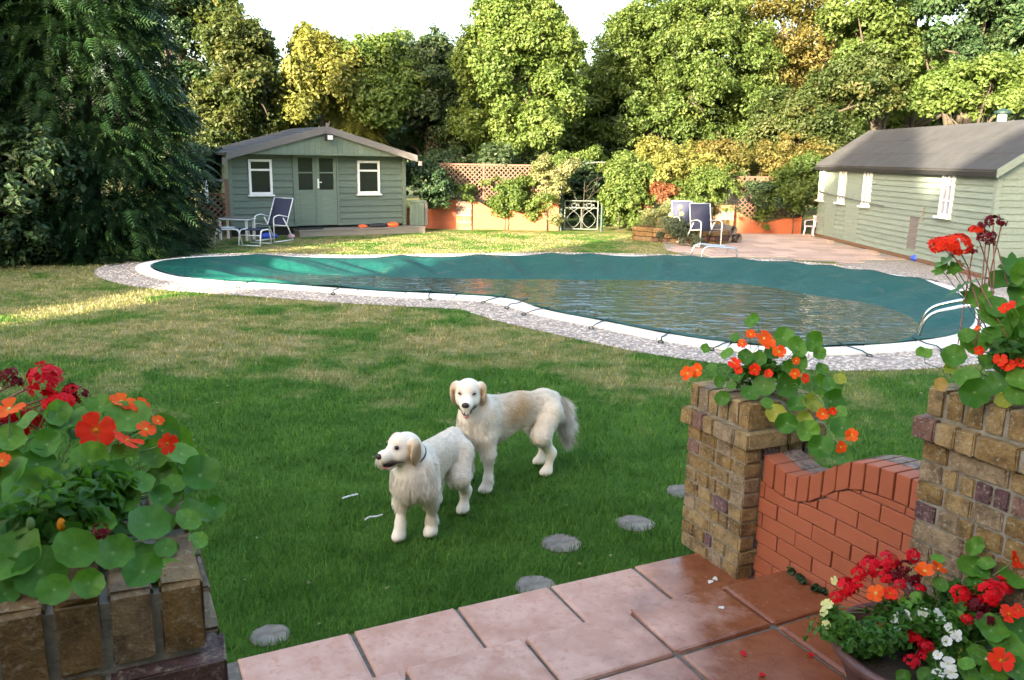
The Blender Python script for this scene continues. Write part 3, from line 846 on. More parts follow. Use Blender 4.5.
# deck step
dk = thing('deck', 'low weathered grey timber deck step in front of the summer house doors', 'deck', (HX, HYY, 0), HY)
for k in range(4):
    MB().box(1.5, HW + .35, -.62 + k * .142, -.62 + k * .142 + .136, .13, .165).build('deck_board', M['deck_wood'], dk, bevel=.004)
MB().box(1.52, HW + .33, -.60, -.57, .0, .128).build('deck_riser', M['deck_wood'], dk)
MB().box(1.52, 1.58, -.57, -.07, .0, .128).build('deck_joist', M['deck_wood'], dk)
MB().box(HW + .27, HW + .33, -.57, -.07, .0, .128).build('deck_joist', M['deck_wood'], dk)
# little side screen at the right end of the deck
sc = thing('low_screen', 'small green timber screen at the right end of the summer house deck', 'screen', (HX, HYY, 0), HY)
for k in range(5): MB().box(HW + .02 + k * .085, HW + .10 + k * .085, -.32, -.30, .172, .80).build('screen_board', M['green_trim'], sc)
MB().box(HW + .0, HW + .50, -.35, -.28, .805, .85).build('rail', M['green_trim'], sc)
MB().box(HW + .46, HW + .53, -.36, -.29, .172, .80).build('post', M['grey_board'], sc)
def hp(x, y, z=0):
    c_, s_ = math.cos(HY), math.sin(HY); return (HX + x * c_ - y * s_, HYY + x * s_ + y * c_, z)
# mat and clutter on the deck
o = MB().box(-.32, .32, -.16, .16, 0, .025).build('door_mat', M['black'], None, bevel=.01, loc=hp(1.86, -.32, .166), rot=(0, 0, HY)); tag(o, 'black door mat lying before the summer house doors', 'mat')
def lump(name, loc, r, mt, lab, cat, seed):
    bm = bmesh.new(); bmesh.ops.create_icosphere(bm, subdivisions=3, radius=1); rr = random.Random(seed); o3 = [Vector((rr.uniform(-1, 1), rr.uniform(-1, 1), rr.uniform(-.5, 1))).normalized() for _ in range(7)]
    for v_ in bm.verts:
        k = 1 + .22 * max(v_.co.normalized().dot(q) for q in o3) - .15
        v_.co = Vector((v_.co.x * r[0] * k, v_.co.y * r[1] * k, max(v_.co.z * k, -.5) * r[2] + .5 * r[2]))
    me = bpy.data.meshes.new(name); bm.to_mesh(me); bm.free(); me.materials.append(mt)
    me.polygons.foreach_set('use_smooth', [True] * len(me.polygons))
    o = link(name, me, None, loc=loc, rot=(0, 0, HY)); tag(o, lab, cat); return o
lump('swim_vest', hp(4.16, -.34, .166), (.17, .10, .085), M['orange'], 'larger orange bundle on the deck by the right end', 'vest', 1)
lump('swim_vest', hp(3.30, -.34, .166), (.13, .08, .055), M['orange'], 'small orange bundle on the deck under the right window', 'vest', 2)
lump('folded_cover', hp(3.74, -.36, .166), (.26, .10, .07), M['black'], 'black folded cloth lying between the orange bundles', 'cloth', 3)

# ---- left of the house: side bar, post, broken trellis stacked in the shade
fr_ = thing('garden_rail', 'rusty brown post and pale rail beside the left end of the summer house', 'rail', hp(-.12, -.25), HY)
MB().box(-.045, .045, -.045, .045, 0, 1.42).build('post', M['brown_wood'], fr_)
MB().box(-1.5, -.05, -.03, .03, 1.36, 1.41).build('rail', M['grey_board'], fr_)
MB().box(-1.5, -1.42, -.03, .03, 0, 1.36).build('post', M['brown_wood'], fr_)
MB().box(-.52, -.44, -.05, -.031, .85, 1.39).build('downpipe', M['white'], fr_)
slat_me = box(-.5, .5, -.5, .5, -.5, .5).mesh('slat', M['trellis'])
slat_dk = box(-.5, .5, -.5, .5, -.5, .5).mesh('slat', M['brown_wood'])
def lattice(par, w, h, pitch, me, sw=.028, st=.012, x0=0, z0=0, y=0):
    """diagonal slats in two layers, clipped to the panel"""
    for lay, sg in ((0, 1), (1, -1)):
        c = -h if sg == 1 else 0
        while c < (w if sg == 1 else w + h):
            # line x = c + sg*z
            pts = []
            zlo, zhi = 0.0, h
            a, b = (0 - c) / sg, (w - c) / sg
            lo, hi = max(zlo, min(a, b)), min(zhi, max(a, b))
            if hi - lo > .03:
                zc = (lo + hi) / 2; xc = c + sg * zc; L_ = (hi - lo) * 1.4142
                link('slat', me, par, loc=(x0 + xc, y + (lay - .5) * st * 1.05, z0 + zc), rot=(0, -sg * math.pi / 4, 0), scale=(L_, st, sw))
            c += pitch
tp = aty(188, 238, 20.0)
for k, (dx, dy, rz_, rx_, lab) in enumerate([(-8.3, 20.3, .25, -.30, 'broken brown trellis panel leaning in the shade left of the summer house'), (-7.6, 20.75, .75, -.42, 'second broken trellis panel propped behind against the shrub')]):
    tr_ = thing('lattice', lab, 'trellis', (dx, dy, .02), rz_, 'old trellis stacked beside the summer house'); tr_.rotation_euler = (rx_, 0, rz_)
    lattice(tr_, 1.25, 1.05, .15, slat_dk, .03, .014)
    MB().box(-.02, 1.27, -.02, .02, -.03, .0).build('frame_rail', M['brown_wood'], tr_); MB().box(-.02, 1.27, -.02, .02, 1.05, 1.08).build('frame_rail', M['brown_wood'], tr_)

# ================================================================== LONG SHED ON THE RIGHT
# local x runs along the wall from its far end towards the camera, local y points away from the pool
SF, SN = np.array([8.52, 23.55]), np.array([8.66, 15.15])
SL = float(np.linalg.norm(SN - SF)); sa = math.atan2(SN[1] - SF[1], SN[0] - SF[0])
sh = thing('long_shed', 'long pale green weatherboarded shed with a dark felt roof', 'shed', (SF[0], SF[1], 0), sa)
SE, SR, SWD = 2.04, 2.88, 2.5
MB().box(.05, SL - .05, .04, SWD, .02, SE - .02).build('inner_wall', M['dark_in'], sh)
# windows as x ranges (measured from the far end)
sw_ = [(.02, .34), (1.40, 1.80), (2.88, 3.28), (6.56, 7.0)]
swz = (1.04, 1.97)
hatch = (5.35, 5.75, .26, .95)
panels = [(.55, 1.30), (1.92, 2.72)]
boards(sh, .0, SL, .10, SE, [(a, b, *swz) for a, b in sw_] + [hatch] + [(a, b, .10, SE) for a, b in panels], M['shed_board'], bh=.122, thick=.034)
for a, b in panels: MB().box(a, b, -.022, .02, .10, SE - .004).build('flat_panel', M['shed_board'], sh)
for a, b in ((.34, .55), (2.72, 2.88), (1.30, 1.40), (1.80, 1.92)):
    MB().box(a, b, -.034, -.030, 1.02, SE - .004).build('cover_panel', M['shed_board'], sh)
MB().box(0, SL, -.02, .02, .02, .097).build('base_board', M['brown_wood'], sh)
MB().box(hatch[0], hatch[1], -.012, .02, hatch[2], hatch[3]).build('hatch', M['grey_board'], sh)
for a, b in sw_:
    w_ = MB(); y = -.035; fr = .045
    for p in ((a, b, swz[0], swz[0] + fr), (a, b, swz[1] - fr, swz[1]), (a, a + fr, swz[0] + fr, swz[1] - fr), (b - fr, b, swz[0] + fr, swz[1] - fr)): w_.box(p[0], p[1], y - .025, y + .05, p[2], p[3])
    mx_ = (a + b) / 2; w_.box(mx_ - .014, mx_ + .014, y - .015, y + .02, swz[0] + fr, swz[1] - fr)
    for q in (1 / 3, 2 / 3):
        zz = swz[0] + (swz[1] - swz[0]) * q
        w_.box(a + fr, mx_ - .014, y - .013, y + .018, zz - .013, zz + .013); w_.box(mx_ + .014, b - fr, y - .013, y + .018, zz - .013, zz + .013)
    w = w_.build('window', M['white'], sh)
    for q in range(3):
        for c_, d_ in ((a + fr, mx_ - .014), (mx_ + .014, b - fr)):
            za, zb_ = swz[0] + (swz[1] - swz[0]) * q / 3 + .014, swz[0] + (swz[1] - swz[0]) * (q + 1) / 3 - .014
            MB().box(c_, d_, y + .012, y + .018, max(za, swz[0] + fr), min(zb_, swz[1] - fr)).build('pane', M['net_pane'], w)
    MB().box(a - .05, b + .05, y - .09, y + .0, swz[0] - .045, swz[0] - .003).build('sill', M['white'], w)
# gable end towards the camera: boards climbing to the ridge
def sgz(y): return SE + (SR - SE) * (1 - abs(y - SWD / 2) / (SWD / 2))
z = .10
while z < SR - .03:
    zt = min(z + .122, SR)
    def span(zz):
        if zz <= SE: return (.0, SWD)
        k = (zz - SE) / (SR - SE) * SWD / 2; return (k, SWD - k)
    a0, b0 = span(z); a1, b1 = span(zt)
    if b1 - a1 < .02: a1, b1 = SWD / 2 - .02, SWD / 2 + .02
    MB().hexa([(SL - .02, a0, z), (SL + .03, a0, z), (SL + .03, b0, z), (SL - .02, b0, z), (SL - .02, a1, zt + .004), (SL + .012, a1, zt + .004), (SL + .012, b1, zt + .004), (SL - .02, b1, zt + .004)]).build('gable_board', M['shed_board'], sh)
    z = zt
MB().box(SL - .05, SL + .045, -.045, .05, .05, SE - .06).build('corner_post', M['shed_board'], sh)
MB().add([(.02, 0, SE), (.02, SWD, SE), (.02, SWD / 2, SR)], [(0, 1, 2)]).build('far_gable', M['shed_board'], sh)
for side in (0, 1):
    def rp(u, x, l):
        y = SWD / 2 + (-1 if side == 0 else 1) * u * (SWD / 2 + .16); return (x, y, SR - u * (SR - SE) * (SWD / 2 + .16) / (SWD / 2) + l)
    xa, xb = -.12, SL + .16
    n_ = 5
    MB().hexa([rp(0, xa, .0), rp(1, xa, .0), rp(1, xb, .0), rp(0, xb, .0), rp(0, xa, .045), rp(1, xa, .045), rp(1, xb, .045), rp(0, xb, .045)]).build('roof', M['felt'], sh)
    for k, (u0, u1) in enumerate(((0, .36), (.34, .70), (.68, 1.01))):
        MB().hexa([rp(u0, xa - .01, .047), rp(u1, xa - .01, .047), rp(u1, xb + .01, .047), rp(u0, xb + .01, .047), rp(u0, xa - .01, .050), rp(u1, xa - .01, .058), rp(u1, xb + .01, .058), rp(u0, xb + .01, .050)]).build('felt_strip', M['felt'], sh)
    MB().hexa([rp(0, xb + .012, -.10), rp(1, xb + .012, -.10), rp(1, xb + .04, -.10), rp(0, xb + .04, -.10), rp(0, xb + .012, .05), rp(1, xb + .012, .05), rp(1, xb + .04, .05), rp(0, xb + .04, .05)]).build('barge_board', M['shed_board'], sh)
    MB().hexa([rp(.985, xa, -.09), rp(1.0, xa, -.09), rp(1.0, xb, -.09), rp(.985, xb, -.09), rp(.985, xa, -.002), rp(1.0, xa, -.002), rp(1.0, xb, -.002), rp(.985, xb, -.002)]).build('fascia', M['black'], sh)
fl = MB().lathe([(.085, 0), (.085, .30), (.07, .30)], 14, (SL - 2.5, SWD / 2 + .12, SR - .1)).build('flue', M['white'], sh, True)
MB().lathe([(.0, .42), (.15, .36), (.17, .31), (.1, .30)], 14, (SL - 2.5, SWD / 2 + .12, SR - .1)).build('cowl', M['strap'], fl, True)
def sp_(x, y, z):
    c_, s_ = math.cos(sa), math.sin(sa); return (SF[0] + x * c_ - y * s_, SF[1] + x * s_ + y * c_, z)
o = MB().tube([sp_(.25, -.10, 1.26), sp_(2.4, -.10, 1.17)], .02).tube([sp_(2.4, -.10, 1.17), sp_(4.2, -.10, 1.10)], .014).build('vacuum_pole', M['galv']); tag(o, 'long pole slung horizontally along the shed wall under the windows', 'pole')
for x_ in (.9, 2.5, 3.9):
    pass
# brush with blue head standing against the wall
bp0, bp1 = gp(919, 262), np.array(sp_(5.95, -.06, 1.18))
br = thing('pool_brush', 'pool brush with a blue head leaning on the shed wall', 'brush', (bp0[0], bp0[1], 0))
v_ = bp1 - bp0
MB().tube([(0, 0, .06), tuple(v_)], .016).build('pole', M['deck_wood'], br)
MB().ell((0, 0, .085), (.20, .13, .085)).build('head', M['blue'], br, True)

# ================================================================== BACK WALL, TRELLIS, GATE
def bwall(name, label, p0, p1, top, mt=M['terra'], th=.22):
    """painted brick wall with a swept top; top(x) gives its height. bricks as separate objects"""
    L_ = math.dist(p0, p1); a_ = math.atan2(p1[1] - p0[1], p1[0] - p0[0])
    w = thing(name, label, 'wall', (p0[0], p0[1], 0), a_)
    cr = MB(); n = max(6, int(L_ / .12)); xx = np.linspace(0, L_, n + 1)
    for a, b in zip(xx, xx[1:]): cr.hexa([(a, .008, 0), (b, .008, 0), (b, th, 0), (a, th, 0), (a, .008, top(a) - .01), (b, .008, top(b) - .01), (b, th, top(b) - .01), (a, th, top(a) - .01)])
    cr.build('mortar', mt, w)
    z = 0.0; r_ = 0
    while z < 1.2:
        x = -.11 if r_ % 2 else 0
        while x < L_:
            a, b = max(0, x), min(L_, x + .225); x += .225
            hz = min(top(a), top(b)) - .115
            if b - a < .05 or z > hz - .02: continue
            MB().box(a + .003, b - .003, 0, .05, z + .003, min(z + .072, hz)).build('brick', mt, w)
        z += .075; r_ += 1
    x = 0
    while x < L_ - .03:
        b = min(x + .075, L_)
        MB().hexa([(x + .003, -.012, top(x) - .11), (b - .003, -.012, top(b) - .11), (b - .003, th + .01, top(b) - .11), (x + .003, th + .01, top(x) - .11), (x + .003, -.012, top(x)), (b - .003, -.012, top(b)), (b - .003, th + .01, top(b)), (x + .003, th + .01, top(x))]).build('cap_brick', mt, w)
        x = b
    return w
def bz(px, py, Y):
    return aty(px, py, Y)
BY = 24.0
def bx(px): return float(aty(px, 210, BY)[0])
xs0, xs1, xs2, xs3, xs4 = bx(407), bx(456), bx(472), bx(559), bx(563)
def topA(x):
    q = x + xs0
    return float(np.interp(q, [bx(407), bx(437), bx(440), bx(449), bx(456), bx(472)], [.56, .56, .62, .80, .83, .83]))
def topB(x):
    q = x + xs2
    return float(np.interp(q, [bx(472), bx(480), bx(492), bx(510), bx(522), bx(532), bx(540), bx(550), bx(559)], [.82, .76, .58, .52, .60, .74, .80, .80, .76]))
bwall('garden_wall', 'terracotta wall between the summer house deck and the stone pillar', (xs0, BY), (xs1, BY), topA)
bwall('garden_wall', 'sunlit terracotta wall with a swept top between the stone pillar and the iron gate', (xs2, BY), (xs3, BY), topB)
def stone_pillar(label, x0, x1, y, h, grp='stone pillars of the back wall', d=.42):
    p = thing('stone_pillar', label, 'pillar', (x0, y - .08, 0), 0, grp); w = x1 - x0
    MB().box(.012, w - .012, .012, d - .012, 0, h - .02).build('mortar', M['mortar'], p)
    n = round(h / .19)
    for k in range(n):
        cs = [0, w * (.5 if k % 2 else .36), w] if k % 3 else [0, w]
        for a, b in zip(cs, cs[1:]): link('stone_block', BRK[0], p, loc=((a + b) / 2, d / 2, (k + .5) * h / n), scale=(b - a - .01, d, h / n - .012))
    return p
stone_pillar('stone pillar in the back wall left of the sunlit bush', xs1, xs2, BY, .80)
x0r, x1r = bx(719), bx(735)
stone_pillar('sunlit stone pillar behind the stacked pipes', x0r, x1r, BY + .1, .82)
xr2, xr3 = x1r, bx(806)
def topC(x):
    q = x + xr2
    return float(np.interp(q, [bx(735), bx(742), bx(750), bx(760), bx(772), bx(785), bx(806)], [.62, .60, .46, .34, .33, .42, .50]))
bwall('garden_wall', 'low terracotta wall with a dip behind the patio at the right', (xr2, BY + .25), (xr3, BY + .25), topC)
# trellis panels on the walls
def tpanel(label, x0, x1, z0, z1, y, pitch=.135):
    t_ = thing('trellis', label, 'trellis', (x0, y, 0), 0, 'trellis along the back wall'); w = x1 - x0
    lattice(t_, w, z1 - z0, pitch, slat_me, .03, .012, 0, z0)
    MB().box(-.02, w + .02, -.025, .025, z1, z1 + .045).build('top_rail', M['trellis'], t_)
    MB().box(-.02, w + .02, -.025, .025, z0 - .04, z0).build('bottom_rail', M['trellis'], t_)
    MB().box(-.06, .0, -.03, .03, 0, z1 + .06).build('post', M['trellis'], t_)
    return t_
xa, xb, xc = bx(441), bx(484), bx(548)
tpanel('shaded diagonal trellis panel left of the trellis post', xa, xb - .07, .86, 1.80, BY + .28)
tpanel('sunlit diagonal trellis panel above the swept terracotta wall', xb, xc, .86, 1.80, BY + .28)
tpanel('diagonal trellis panel behind the right patio', bx(720), bx(800), .45, 1.58, BY + .55, .15)
MB_ = None
# iron gate
gt = thing('iron_gate', 'pale wrought iron garden gate with scrolls', 'gate', (bx(565), BY + .02, 0), 0)
gw = bx(598) - bx(565); gh = .86
fm = MB()
for a, b in (((0, 0, .06), (0, 0, gh)), ((gw, 0, .06), (gw, 0, gh)), ((0, 0, gh), (gw, 0, gh)), ((0, 0, .06), (gw, 0, .06)), ((0, 0, .66), (gw, 0, .66))): fm.tube([a, b], .016, 6)
fm.build('frame', M['galv'], gt)
def arc(cx, cz, r, a0, a1, n=14): return [(cx + r * math.cos(a), 0, cz + r * math.sin(a)) for a in np.linspace(a0, a1, n)]
for k in (0, 1):
    cx = gw * (.27 + .46 * k)
    for sg in (-1, 1):
        MB().tube([(cx + sg * gw * w__, 0, z__) for w__, z__ in ((.0, .10), (.10, .16), (.19, .27), (.20, .38), (.12, .48), (.02, .56), (-.09, .63), (-.16, .70), (-.13, .77), (-.06, .76), (-.07, .71))], .008, 5).build('scroll', M['galv'], gt)
    for sg in (-1, 1): MB().tube([(cx + sg * (.02 + .10 * q) * math.cos(q * 5), 0, .66 + .10 + .09 * q * math.sin(q * 5)) for q in np.linspace(0, 1, 14)], .006, 5).build('scroll', M['galv'], gt)
    MB().tube([(cx - gw * .16, 0, .60), (cx, 0, .66), (cx + gw * .16, 0, .76)], .006, 5).build('scroll', M['galv'], gt)
MB().tube([(gw / 2, 0, .06), (gw / 2, 0, .66)], .011, 5).build('bar', M['galv'], gt)
for x_, lab in ((bx(561.5), 'dark green iron gate post on the left of the gate'), (bx(602), 'dark green iron gate post on the right of the gate')):
    o = MB().tube([(x_, BY, 0), (x_, BY, 1.0), (x_, BY, 1.05)], [.04, .04, .01], 8).build('gate_post', M['strap']); tag(o, lab, 'post', 'posts of the iron gate')
ar = thing('garden_arch', 'thin metal arch over the iron gate, overgrown with climbers', 'arch', (bx(561), BY + .1, 0))
aw = bx(640) - bx(561)
for dy in (0, .5):
    MB().tube([(0, dy, 0), (0, dy, 1.6)] + [(aw / 2 - aw / 2 * math.cos(a), dy, 1.6 + .35 * math.sin(a)) for a in np.linspace(.1, math.pi - .1, 14)] + [(aw, dy, 1.6), (aw, dy, 0)], .018, 6).build('hoop', M['galv'], ar)
for a in np.linspace(.2, math.pi - .2, 7):
    x_, z_ = aw / 2 - aw / 2 * math.cos(a), 1.6 + .35 * math.sin(a)
    MB().tube([(x_, 0, z_), (x_, .5, z_)], .010, 5).build('rung', M['galv'], ar)

# ================================================================== PATIO
pc = [tuple(gp(*p)[:2]) for p in pix('666,251 700,258.5 760,259 860,264 900,262')] + [(8.55, 17.0), (8.50, 24.15), (bx(660), 24.0)]
pat = bm_obj('patio', fill_sheet([pc], .012), M['mortar']); tag(pat, kind='structure')
pm = box(-.5, .5, -.5, .5, 0, 1).mesh('patio_slab', M['patio'])
pcA = np.array(pc)
rot = R(8); pitch = .5
cand = []
for i in range(-24, 24):
    for j in range(-24, 24):
        u_, w_ = i * pitch + (.25 if j % 2 else 0), j * pitch
        q = np.array([6.5 + u_ * math.cos(rot) - w_ * math.sin(rot), 20 + u_ * math.sin(rot) + w_ * math.cos(rot)])
        cand.append(q)
cand = np.array(cand); ok = inside(cand, pcA)
for sx_, sy_ in ((-.2, -.2), (.2, -.2), (.2, .2), (-.2, .2)): ok &= inside(cand + (sx_, sy_), pcA)
for q in cand[ok][:300]:
    link('patio_slab', pm, pat, loc=(q[0], q[1], .010), rot=(0, 0, rot), scale=(pitch - .014, pitch - .014, .018 + random.uniform(0, .003)))
print('patio slabs', int(ok.sum()))

# ================================================================== FURNITURE
def bend(P, r=.06, n=4):
    """round the corners of a polyline"""
    P = [Vector(p) for p in P]; out = [P[0]]
    for a, b, c in zip(P, P[1:], P[2:]):
        d0, d1 = (a - b), (c - b); q = min(r, d0.length * .45, d1.length * .45)
        s0, s1 = b + d0.normalized() * q, b + d1.normalized() * q
        for k in range(n + 1):
            t_ = k / n; out.append((1 - t_) ** 2 * s0 + 2 * t_ * (1 - t_) * b + t_ ** 2 * s1)
    out.append(P[-1]); return [tuple(p) for p in out]
def sling(pts, w, th=.012):
    mb = MB(); n = len(pts)
    vs = [(p[0], -w / 2, p[1]) for p in pts] + [(p[0], w / 2, p[1]) for p in pts] + [(p[0], -w / 2, p[1] - th) for p in pts] + [(p[0], w / 2, p[1] - th) for p in pts]
    fs = []
    for i in range(n - 1): fs += [(i, i + 1, n + i + 1, n + i), (2 * n + i, 3 * n + i, 3 * n + i + 1, 2 * n + i + 1), (i, 2 * n + i, 2 * n + i + 1, i + 1), (n + i, n + i + 1, 3 * n + i + 1, 3 * n + i)]
    return mb.add(vs, fs)
def sling_chair(label, loc, rz, grp=None, back=(-.34, 1.02), seat=.40, w=.54):
    c = thing('garden_chair', label, 'chair', loc, rz, grp)     # faces +x
    for s_ in (-1, 1):
        y = s_ * w / 2
        MB().tube(bend([(.30, y, .02), (.30, y, .60), (.10, y, .64), (-.22, y, .58)], .07), .013, 7).build('arm', M['white_metal'], c, True)
        MB().tube(bend([(.28, y, seat + .02), (-.16, y, seat - .03), (back[0], y, back[1])], .06), .011, 7).build('side_rail', M['white_metal'], c, True)
        MB().tube(bend([(-.05, y * 1.02, .56), (-.20, y * 1.02, .36), (-.40, y * 1.02, .02)], .05), .015, 7).build('leg', M['white_metal'], c, True)
        MB().tube([(.30, y, .025), (-.40, y * 1.02, .025)], .014, 7).build('runner', M['white_metal'], c, True)
    sling([(.28, seat + .022), (.1, seat - .01), (-.12, seat - .015)], w - .03).build('seat', M['blue_sling'], c, True)
    sling([(-.17, seat - .01), (back[0] * .75, seat + (back[1] - seat) * .5), (back[0], back[1])], w - .03).build('backrest', M['blue_sling'], c, True)
    MB().tube([(back[0], -w / 2, back[1]), (back[0], w / 2, back[1])], .009, 7).build('crossbar', M['white_metal'], c, True)
    return c
def footstool(label, loc, rz):
    c = thing('footstool', label, 'footstool', loc, rz, 'footstools of the recliner set')
    for s_ in (-1, 1):
        MB().tube(bend([(.30, s_ * .25, .02), (.22, s_ * .25, .36), (-.22, s_ * .25, .36), (-.30, s_ * .25, .02)], .09), .017, 7).build('leg_hoop', M['white_metal'], c, True)
    for x_ in (.30, -.30): MB().tube([(x_, -.25, .03), (x_, .25, .03)], .014, 6).build('foot_bar', M['white_metal'], c, True)
    MB().tube([(.255, -.25, .25), (.255, .25, .25)], .012, 6).build('crossbar', M['white_metal'], c, True)
    sling([(.21, .37), (0, .345), (-.21, .37)], .47).build('seat', M['blue_sling'], c, True)
q = gp(272, 242); sling_chair('reclining garden chair with navy sling and white frame before the summer house', (q[0], q[1] + .1, 0), R(-112), back=(-.46, 1.0))
q = gp(254, 246); footstool('white framed footstool standing in front of the recliner', (q[0], q[1] + .1, 0), R(-98))
q = gp(226, 245); footstool('white framed footstool further left beside the side table', (q[0], q[1] + .15, 0), R(-160))
q = gp(228, 243)
tb = thing('side_table', 'small white side table with a dark top left of the recliner', 'table', (q[0] - .02, q[1] + .75, 0), R(-8))
MB().box(-.36, .36, -.22, .22, .50, .515).build('table_top', M['black'], tb)
fm = MB(); fm.tube([(-.37, -.23, .50), (.37, -.23, .50), (.37, .23, .50), (-.37, .23, .50), (-.37, -.23, .50)], .02, 6); fm.build('rim', M['white_metal'], tb)
for a, b in ((-1, -1), (1, -1), (1, 1), (-1, 1)): MB().box(a * .33 - .025, a * .33 + .025, b * .19 - .02, b * .19 + .02, 0, .48).build('leg', M['white_metal'], tb)
o = lump('beach_towel', hp(1.25, -.75, .0), (.09, .07, .07), M['pinkcloth'], 'pale pink towel heaped behind the recliner', 'towel', 8)
o = lump('inflatable', hp(.72, -.6, .0), (.24, .07, .09), M['blue'], 'bright blue inflatable lying behind the footstool', 'inflatable', 9)
# barrel-ish planter with dark ball beside the house
# blue sling chairs on the patio
q = gp(711, 249); sling_chair('nearer navy sling chair with white frame at the patio edge', (q[0] - .1, q[1] + .35, .03), R(-72), 'navy chairs on the patio', back=(-.30, 1.0), w=.56)
q = gp(690, 247); sling_chair('further navy sling chair half hidden behind the planter', (q[0] + .05, q[1] + .95, .03), R(-78), 'navy chairs on the patio', back=(-.30, 1.0), w=.56)
def plastic_chair(label, loc, rz):
    c = thing('plastic_chair', label, 'chair', loc, rz)
    for a, b in ((-1, -1), (1, -1), (1, 1), (-1, 1)): MB().tube([(a * .14, b * .14, .24), (a * .17, b * .17, 0)], [.028, .02], 6).build('leg', M['pink'], c)
    MB().box(-.17, .17, -.17, .17, .24, .265).build('seat', M['pink'], c, bevel=.01)
    for k in range(4): MB().box(-.19, -.165, -.15 + k * .08, -.10 + k * .08, .265, .50).build('back_slat', M['pink'], c)
    MB().box(-.20, -.16, -.17, .17, .50, .545).build('top_rail', M['pink'], c, bevel=.01)
    for b in (-1, 1): MB().tube(bend([(.14, b * .18, .255), (.14, b * .18, .40), (-.17, b * .18, .42)], .04), .018, 6).build('arm', M['pink'], c)
q = gp(811, 236); plastic_chair('small pale mauve child chair in the corner beside the shed', (q[0], q[1] - .1, .03), R(-150))
# stack of short pipes
for k, (px, py, dz, lab) in enumerate([(731, 245.6, .0, 'brown pipe at the bottom left of the pipe stack'), (741, 245, .0, 'brown pipe at the bottom right of the pipe stack'), (735.5, 245.4, .20, 'brown pipe lying on top of the other two pipes')]):
    c = gp(px, py); mb = MB(); dr = np.array([-.5, .86]); L_ = 1.0; ro, ri = .115, .085; n = 16
    per = np.array([dr[1], -dr[0]])
    prof = [(ro, 0), (ro, L_), (ri, L_), (ri, 0), (ro, 0)]
    for r_, t_ in prof:
        for i in range(n):
            a = 6.2832 * i / n; p = per * r_ * math.cos(a) + dr * t_; mb.v.append((p[0], p[1], ro + r_ * math.sin(a)))
    for i in range(4):
        for k2 in range(n): mb.f.append((i * n + k2, i * n + (k2 + 1) % n, (i + 1) * n + (k2 + 1) % n, (i + 1) * n + k2))
    o = mb.build('pipe', M['pipe'], None, True, loc=(c[0], c[1] + .25, .034 + dz)); tag(o, lab, 'pipe', 'stacked brown pipes on the patio')
# ---- pool ladders
def ladder(label, base, d, grp='pool ladders', h=.62, reach=.75):
    l_ = thing('pool_ladder', label, 'ladder', (base[0], base[1], 0), math.atan2(d[1], d[0]), grp)     # +x towards the water
    for s_ in (-1, 1):
        y = s_ * .25
        MB().tube(bend([(-.42, y, -.02), (-.42, y, h * .92), (-.1, y, h), (.35, y, -.02 + .30), (.48, y, -.35)], .16, 6), .021, 8).build('handrail', M['steel'], l_, True)
    MB().box(.40, .50, -.24, .24, -.22, -.19).build('tread', M['steel'], l_)
q = gp(942, 344); ladder('steel pool ladder at the near right end of the pool', (q[0] + .42, q[1] + .50), (-.80, .40), h=.44)
q = gp(712, 259); ladder('white pool ladder on the far side of the pool beside the navy chairs', (q[0] + .1, q[1] + .30), (-.98, -.20), h=.24)
# ---- main house behind the camera (it throws the shade over the garden)
mh = thing('brick_house', 'red brick family house with a tiled roof behind the terrace', 'house', (*tw(-2.5, -3.0)[:2], 0), PHI)
MB().box(-8.5, 8.5, -7, 0, 0, 6.0).build('wall', M['brick'], mh)
MB().add([(-8.9, .4, 5.9), (8.9, .4, 5.9), (8.9, -7.4, 5.9), (-8.9, -7.4, 5.9), (-8.9, -3.5, 9.2), (8.9, -3.5, 9.2)], [(0, 1, 5, 4), (2, 3, 4, 5), (0, 4, 3), (1, 2, 5), (3, 2, 1, 0)]).build('roof', M['slate'], mh)
for x_ in (-6.5, -3.5, 2.2, 5.8):
    for z_ in (.9, 3.3):
        w = MB().box(x_ - .7, x_ + .7, -.02, .06, z_, z_ + 1.2).build('window', M['white'], mh); MB().box(x_ - .62, x_ + .62, .062, .07, z_ + .08, z_ + 1.12).build('pane', M['glass'], w)
w = MB().box(-1.0, 1.0, -.02, .06, .2, 2.3).build('door', M['white'], mh); MB().box(-.9, .9, .062, .07, .35, 2.2).build('pane', M['glass'], w)
# ---- small litter on the lawn
q = gp(351, 503); o = MB().tube([(-.05, 0, .03), (.0, .01, .032), (.05, .02, .03)], .006, 6).build('toy_brush', M['curtain'], None, loc=(q[0], q[1], .01), rot=(0, 0, .5)); tag(o, 'small pale plastic toothbrush dropped on the grass', 'toothbrush')
q = gp(374, 526); o = MB().tube([(-.05, 0, .035), (-.02, .02, .04), (.02, .022, .04), (.05, .045, .038)], .005, 6).build('twig', M['curtain'], None, loc=(q[0], q[1], .008), rot=(0, 0, .2)); tag(o, 'short bleached twig on the grass left of the dog', 'twig')

